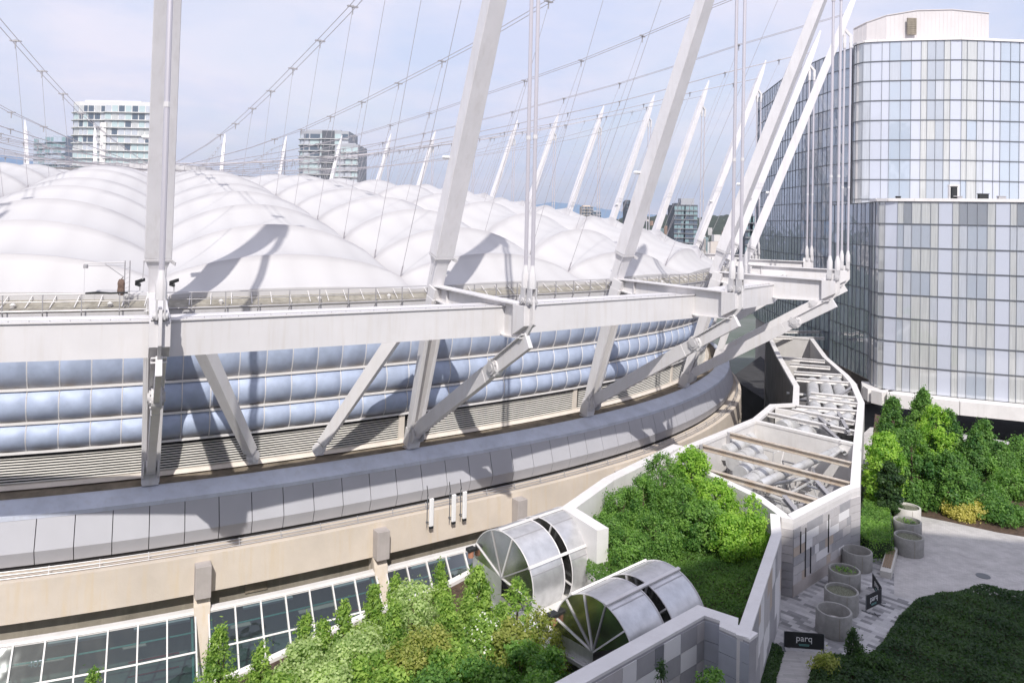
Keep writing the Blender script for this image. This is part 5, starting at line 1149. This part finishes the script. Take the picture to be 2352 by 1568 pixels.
struct(patch('soil_border',[Z2(*q) for q in((1985,1185),(2060,1172),(2120,1186),(2190,1200),(2290,1222),(2400,1240),(2400,1075),(2010,950))],ZP+.012,M_SOIL))
def mass(name,label,poly,z0,h,m,n,leaf,cat='hedge',kind=None,round_=.3,group=None,lump=.25):
    P=np.array(poly);lo,hi=P.min(0),P.max(0);pts=[]
    def inside(x):
        c=np.zeros(len(x),bool);j=len(P)-1
        for i in range(len(P)):
            a,b=P[i],P[j];k=((a[1]>x[:,1])!=(b[1]>x[:,1]))&(x[:,0]<(b[0]-a[0])*(x[:,1]-a[1])/(b[1]-a[1]+1e-12)+a[0]);c^=k;j=i
        return c
    def edged(x):
        d=np.full(len(x),1e9)
        for i in range(len(P)):
            a,b=P[i],P[(i+1)%len(P)];e=b-a;t=np.clip(((x-a)@e)/(e@e),0,1);d=np.minimum(d,np.linalg.norm(x-a-t[:,None]*e,axis=1))
        return d
    X=RNG.uniform(lo,hi,(n*4,2));X=X[inside(X)][:n];d=edged(X);ht=h*np.clip(d/round_,0,1)**.5
    ph=RNG.uniform(0,6,6);ht=ht*(1+lump*.5*(np.sin(X[:,0]*1.9+ph[0])*np.sin(X[:,1]*2.3+ph[1])+np.sin(X[:,0]*.8+ph[2])*np.sin(X[:,1]*.9+ph[3])))
    near_=d<round_;z=np.where(near_&(RNG.random(len(X))<.6),RNG.random(len(X))*ht,ht*RNG.uniform(.86,1.03,len(X)))
    C=np.c_[X,z0+z];Nn=np.array([0,0,1.])+RNG.normal(size=C.shape)*.55;Nn/=np.linalg.norm(Nn,axis=1)[:,None]
    tint=np.clip(.5+.25*np.sin(X[:,0]*1.3+ph[4])*np.sin(X[:,1]*1.1+ph[5])+RNG.normal(0,.2,len(X)),0,1)
    o=leafmesh(name,C,Nn,leaf*1.0,.55,m,tint);o['_o']=[0,0,0]
    tag(o,label,cat,group,kind)
    return o
HG=[Z2(*q) for q in((1962,1262),(1975,1180),(2018,1178),(2052,1210),(2055,1288),(2000,1290))]
T=thing('box_hedge',(*HG[0],ZP),'square clipped box hedge between the patterned wall and the bench','hedge')
o=mass('foliage',None,HG,ZP,1.25,ML_YEW,9000,.07,None,round_=.25,lump=.08);o.parent=T;o.location=-np.array(T['_o'])
mb=MB();cc=np.mean(HG,axis=0);mb.prism([cc+(np.array(q)-cc)*.88 for q in HG],ZP,ZP+1.1);mb.build('inner_branches',mat('hedge core',(.03,.05,.02),.9),T)
LG=[Z2(*q) for q in((2105,1385),(2150,1372),(2240,1362),(2352,1372),(2500,1390),(2500,1900),(1760,1900),(1850,1600),(1862,1545),(1885,1512),(1975,1520),(2020,1490),(2065,1420))]
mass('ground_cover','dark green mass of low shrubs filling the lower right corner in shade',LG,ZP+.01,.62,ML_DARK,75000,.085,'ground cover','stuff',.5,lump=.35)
struct(patch('shrub_soil',LG,ZP+.016,M_SOIL))
LG2=[Z2(*q) for q in((1765,1490),(1800,1500),(1772,1600),(1700,1640),(1735,1560))]
mass('hedge_strip','narrow strip of low dark shrubs at the foot of the patterned planter wall',LG2,ZP+.01,.55,ML_DARK,6000,.07,'ground cover','stuff',.25)
gl=[(8.3,36.3),(10.0,35.0),(15.2,43.6),(16.4,46.4),(15.9,50.),(12.6,57.5),(9,53),(5.4,47.2),(4.8,43),(6.5,39)]
mass('lawn','rough grass inside the raised planter, half in shade',gl,-19.6,.28,ML_GRASS,60000,.07,'grass','stuff',.1,lump=.6)
bd=[tuple(q[:2]) for q in bed];sh=lambda q,k=1.6:(q[0]+k*.6,q[1]-k*.8)
LB=[sh(bd[3],2),sh(bd[5]),sh(bd[7]),sh(bd[9]),sh(bd[11]),sh(bd[12]),(1.2,46),(2.5,42),(0.5,36),(-1,30),(-12,28)]
o=mass('undergrowth','low green undergrowth filling the bed beneath the massed trees',LB,-27.4,.8,ML_CEDAR,30000,.09,'undergrowth','stuff',.4,lump=.5)
# small conifers in the foreground
t=atD(1520,1520,30.5);tree('fir_sapling','little dark fir in front of the grey panelled vent wall',(t[0],t[1],-21.3),t[2]+21.3,.42,ML_DARK,'cone',1500,.075)
t=atD(1635,1540,31.5);tree('leafy_shrub','small dull green bush at the foot of the blue grey wall corner',(t[0],t[1],-21.8),t[2]+21.8,.7,ML_YEW,'blob',2500,.07,asp=.6)
for (u,v,r,h,l) in((1960,1500,.5,1.6,'spiky dark sapling at the edge of the pavers'),(1900,1530,.6,.9,'rounded olive shrub beside the pale path'),(2010,1540,.9,1.0,'dark spreading shrub at the bottom edge right of the path')):
    c=onz(u,v+20,ZP);tree('dark_shrub',l,c,h,r,ML_DARK if 'olive' not in l else ML_OLIVE,'cone' if 'spiky' in l else 'blob',1800,.075)
# planting in the pots
for (T,c,z),q in zip(pots,potlist):
    if q[6] in('leaf','empty2'):
        k=70 if q[6]=='leaf' else 260;C=np.c_[RNG.normal(0,.28,k)+c[0],RNG.normal(0,.28,k)+c[1],c[2]+z+.05+RNG.random(k)*(.14 if k<100 else .1)];Nn=np.array([0,0,1.])+RNG.normal(size=C.shape)*.5;Nn/=np.linalg.norm(Nn,axis=1)[:,None]
        if q[6]=='leaf': leafmesh('plant',C,Nn,.09,.4,ML_YEW,RNG.random(k),T)
# grey door in the wall beside the maples
T=thing('utility_cabinet',onz(1997,1150,ZP),'grey metal cabinet against the plant yard wall beside the maples','cabinet');c=onz(1995,1155,ZP)
mb=MB();mb.box(c+(0,.4,1.3),(1.1,.5,2.6),.75);mb.build('body',M_STEELG,T,bevel=.02);mb=MB();mb.box(c+(.0,.1,1.3),(.9,.05,2.3),.75);mb.build('door',M_PARA,T)
c=onz(2310,1090,ZP);T=thing('garden_lamp',c,'small white cylinder lamp among the shrubs at the far right','garden lamp');mb=MB();mb.tube([c,c+(0,0,.9)],.09,8);mb.build('post',M_GALV,T);mb=MB();mb.tube([c+(0,0,.8),c+(0,0,1.3)],.32,14);mb.build('lamp_head',M_LET,T,smooth=True)
c=onz(2258,1322,ZP+.012);mb=MB();mb.tube([(*c[:2],ZP+.004),(*c[:2],ZP+.03)],.42,16);tag(mb.build('drain_cover',M_MULL),'dark round drain cover in the open plaza','drain cover')
# ================================================================== AIR
hz=bpy.data.materials.new('haze');hz.use_nodes=True;t=hz.node_tree;t.nodes.clear();v=N(t,'ShaderNodeVolumePrincipled');v.inputs['Density'].default_value=6.5e-5;v.inputs['Color'].default_value=(.74,.85,1,1);v.inputs['Anisotropy'].default_value=.2
o_=N(t,'ShaderNodeOutputMaterial');t.links.new(v.outputs[0],o_.inputs['Volume'])
mb=MB();mb.box((0,7900,350),(19000,17000,776+.0));tag(mb.build('haze',hz),'pale blue air haze over the whole city view','haze',kind='stuff')
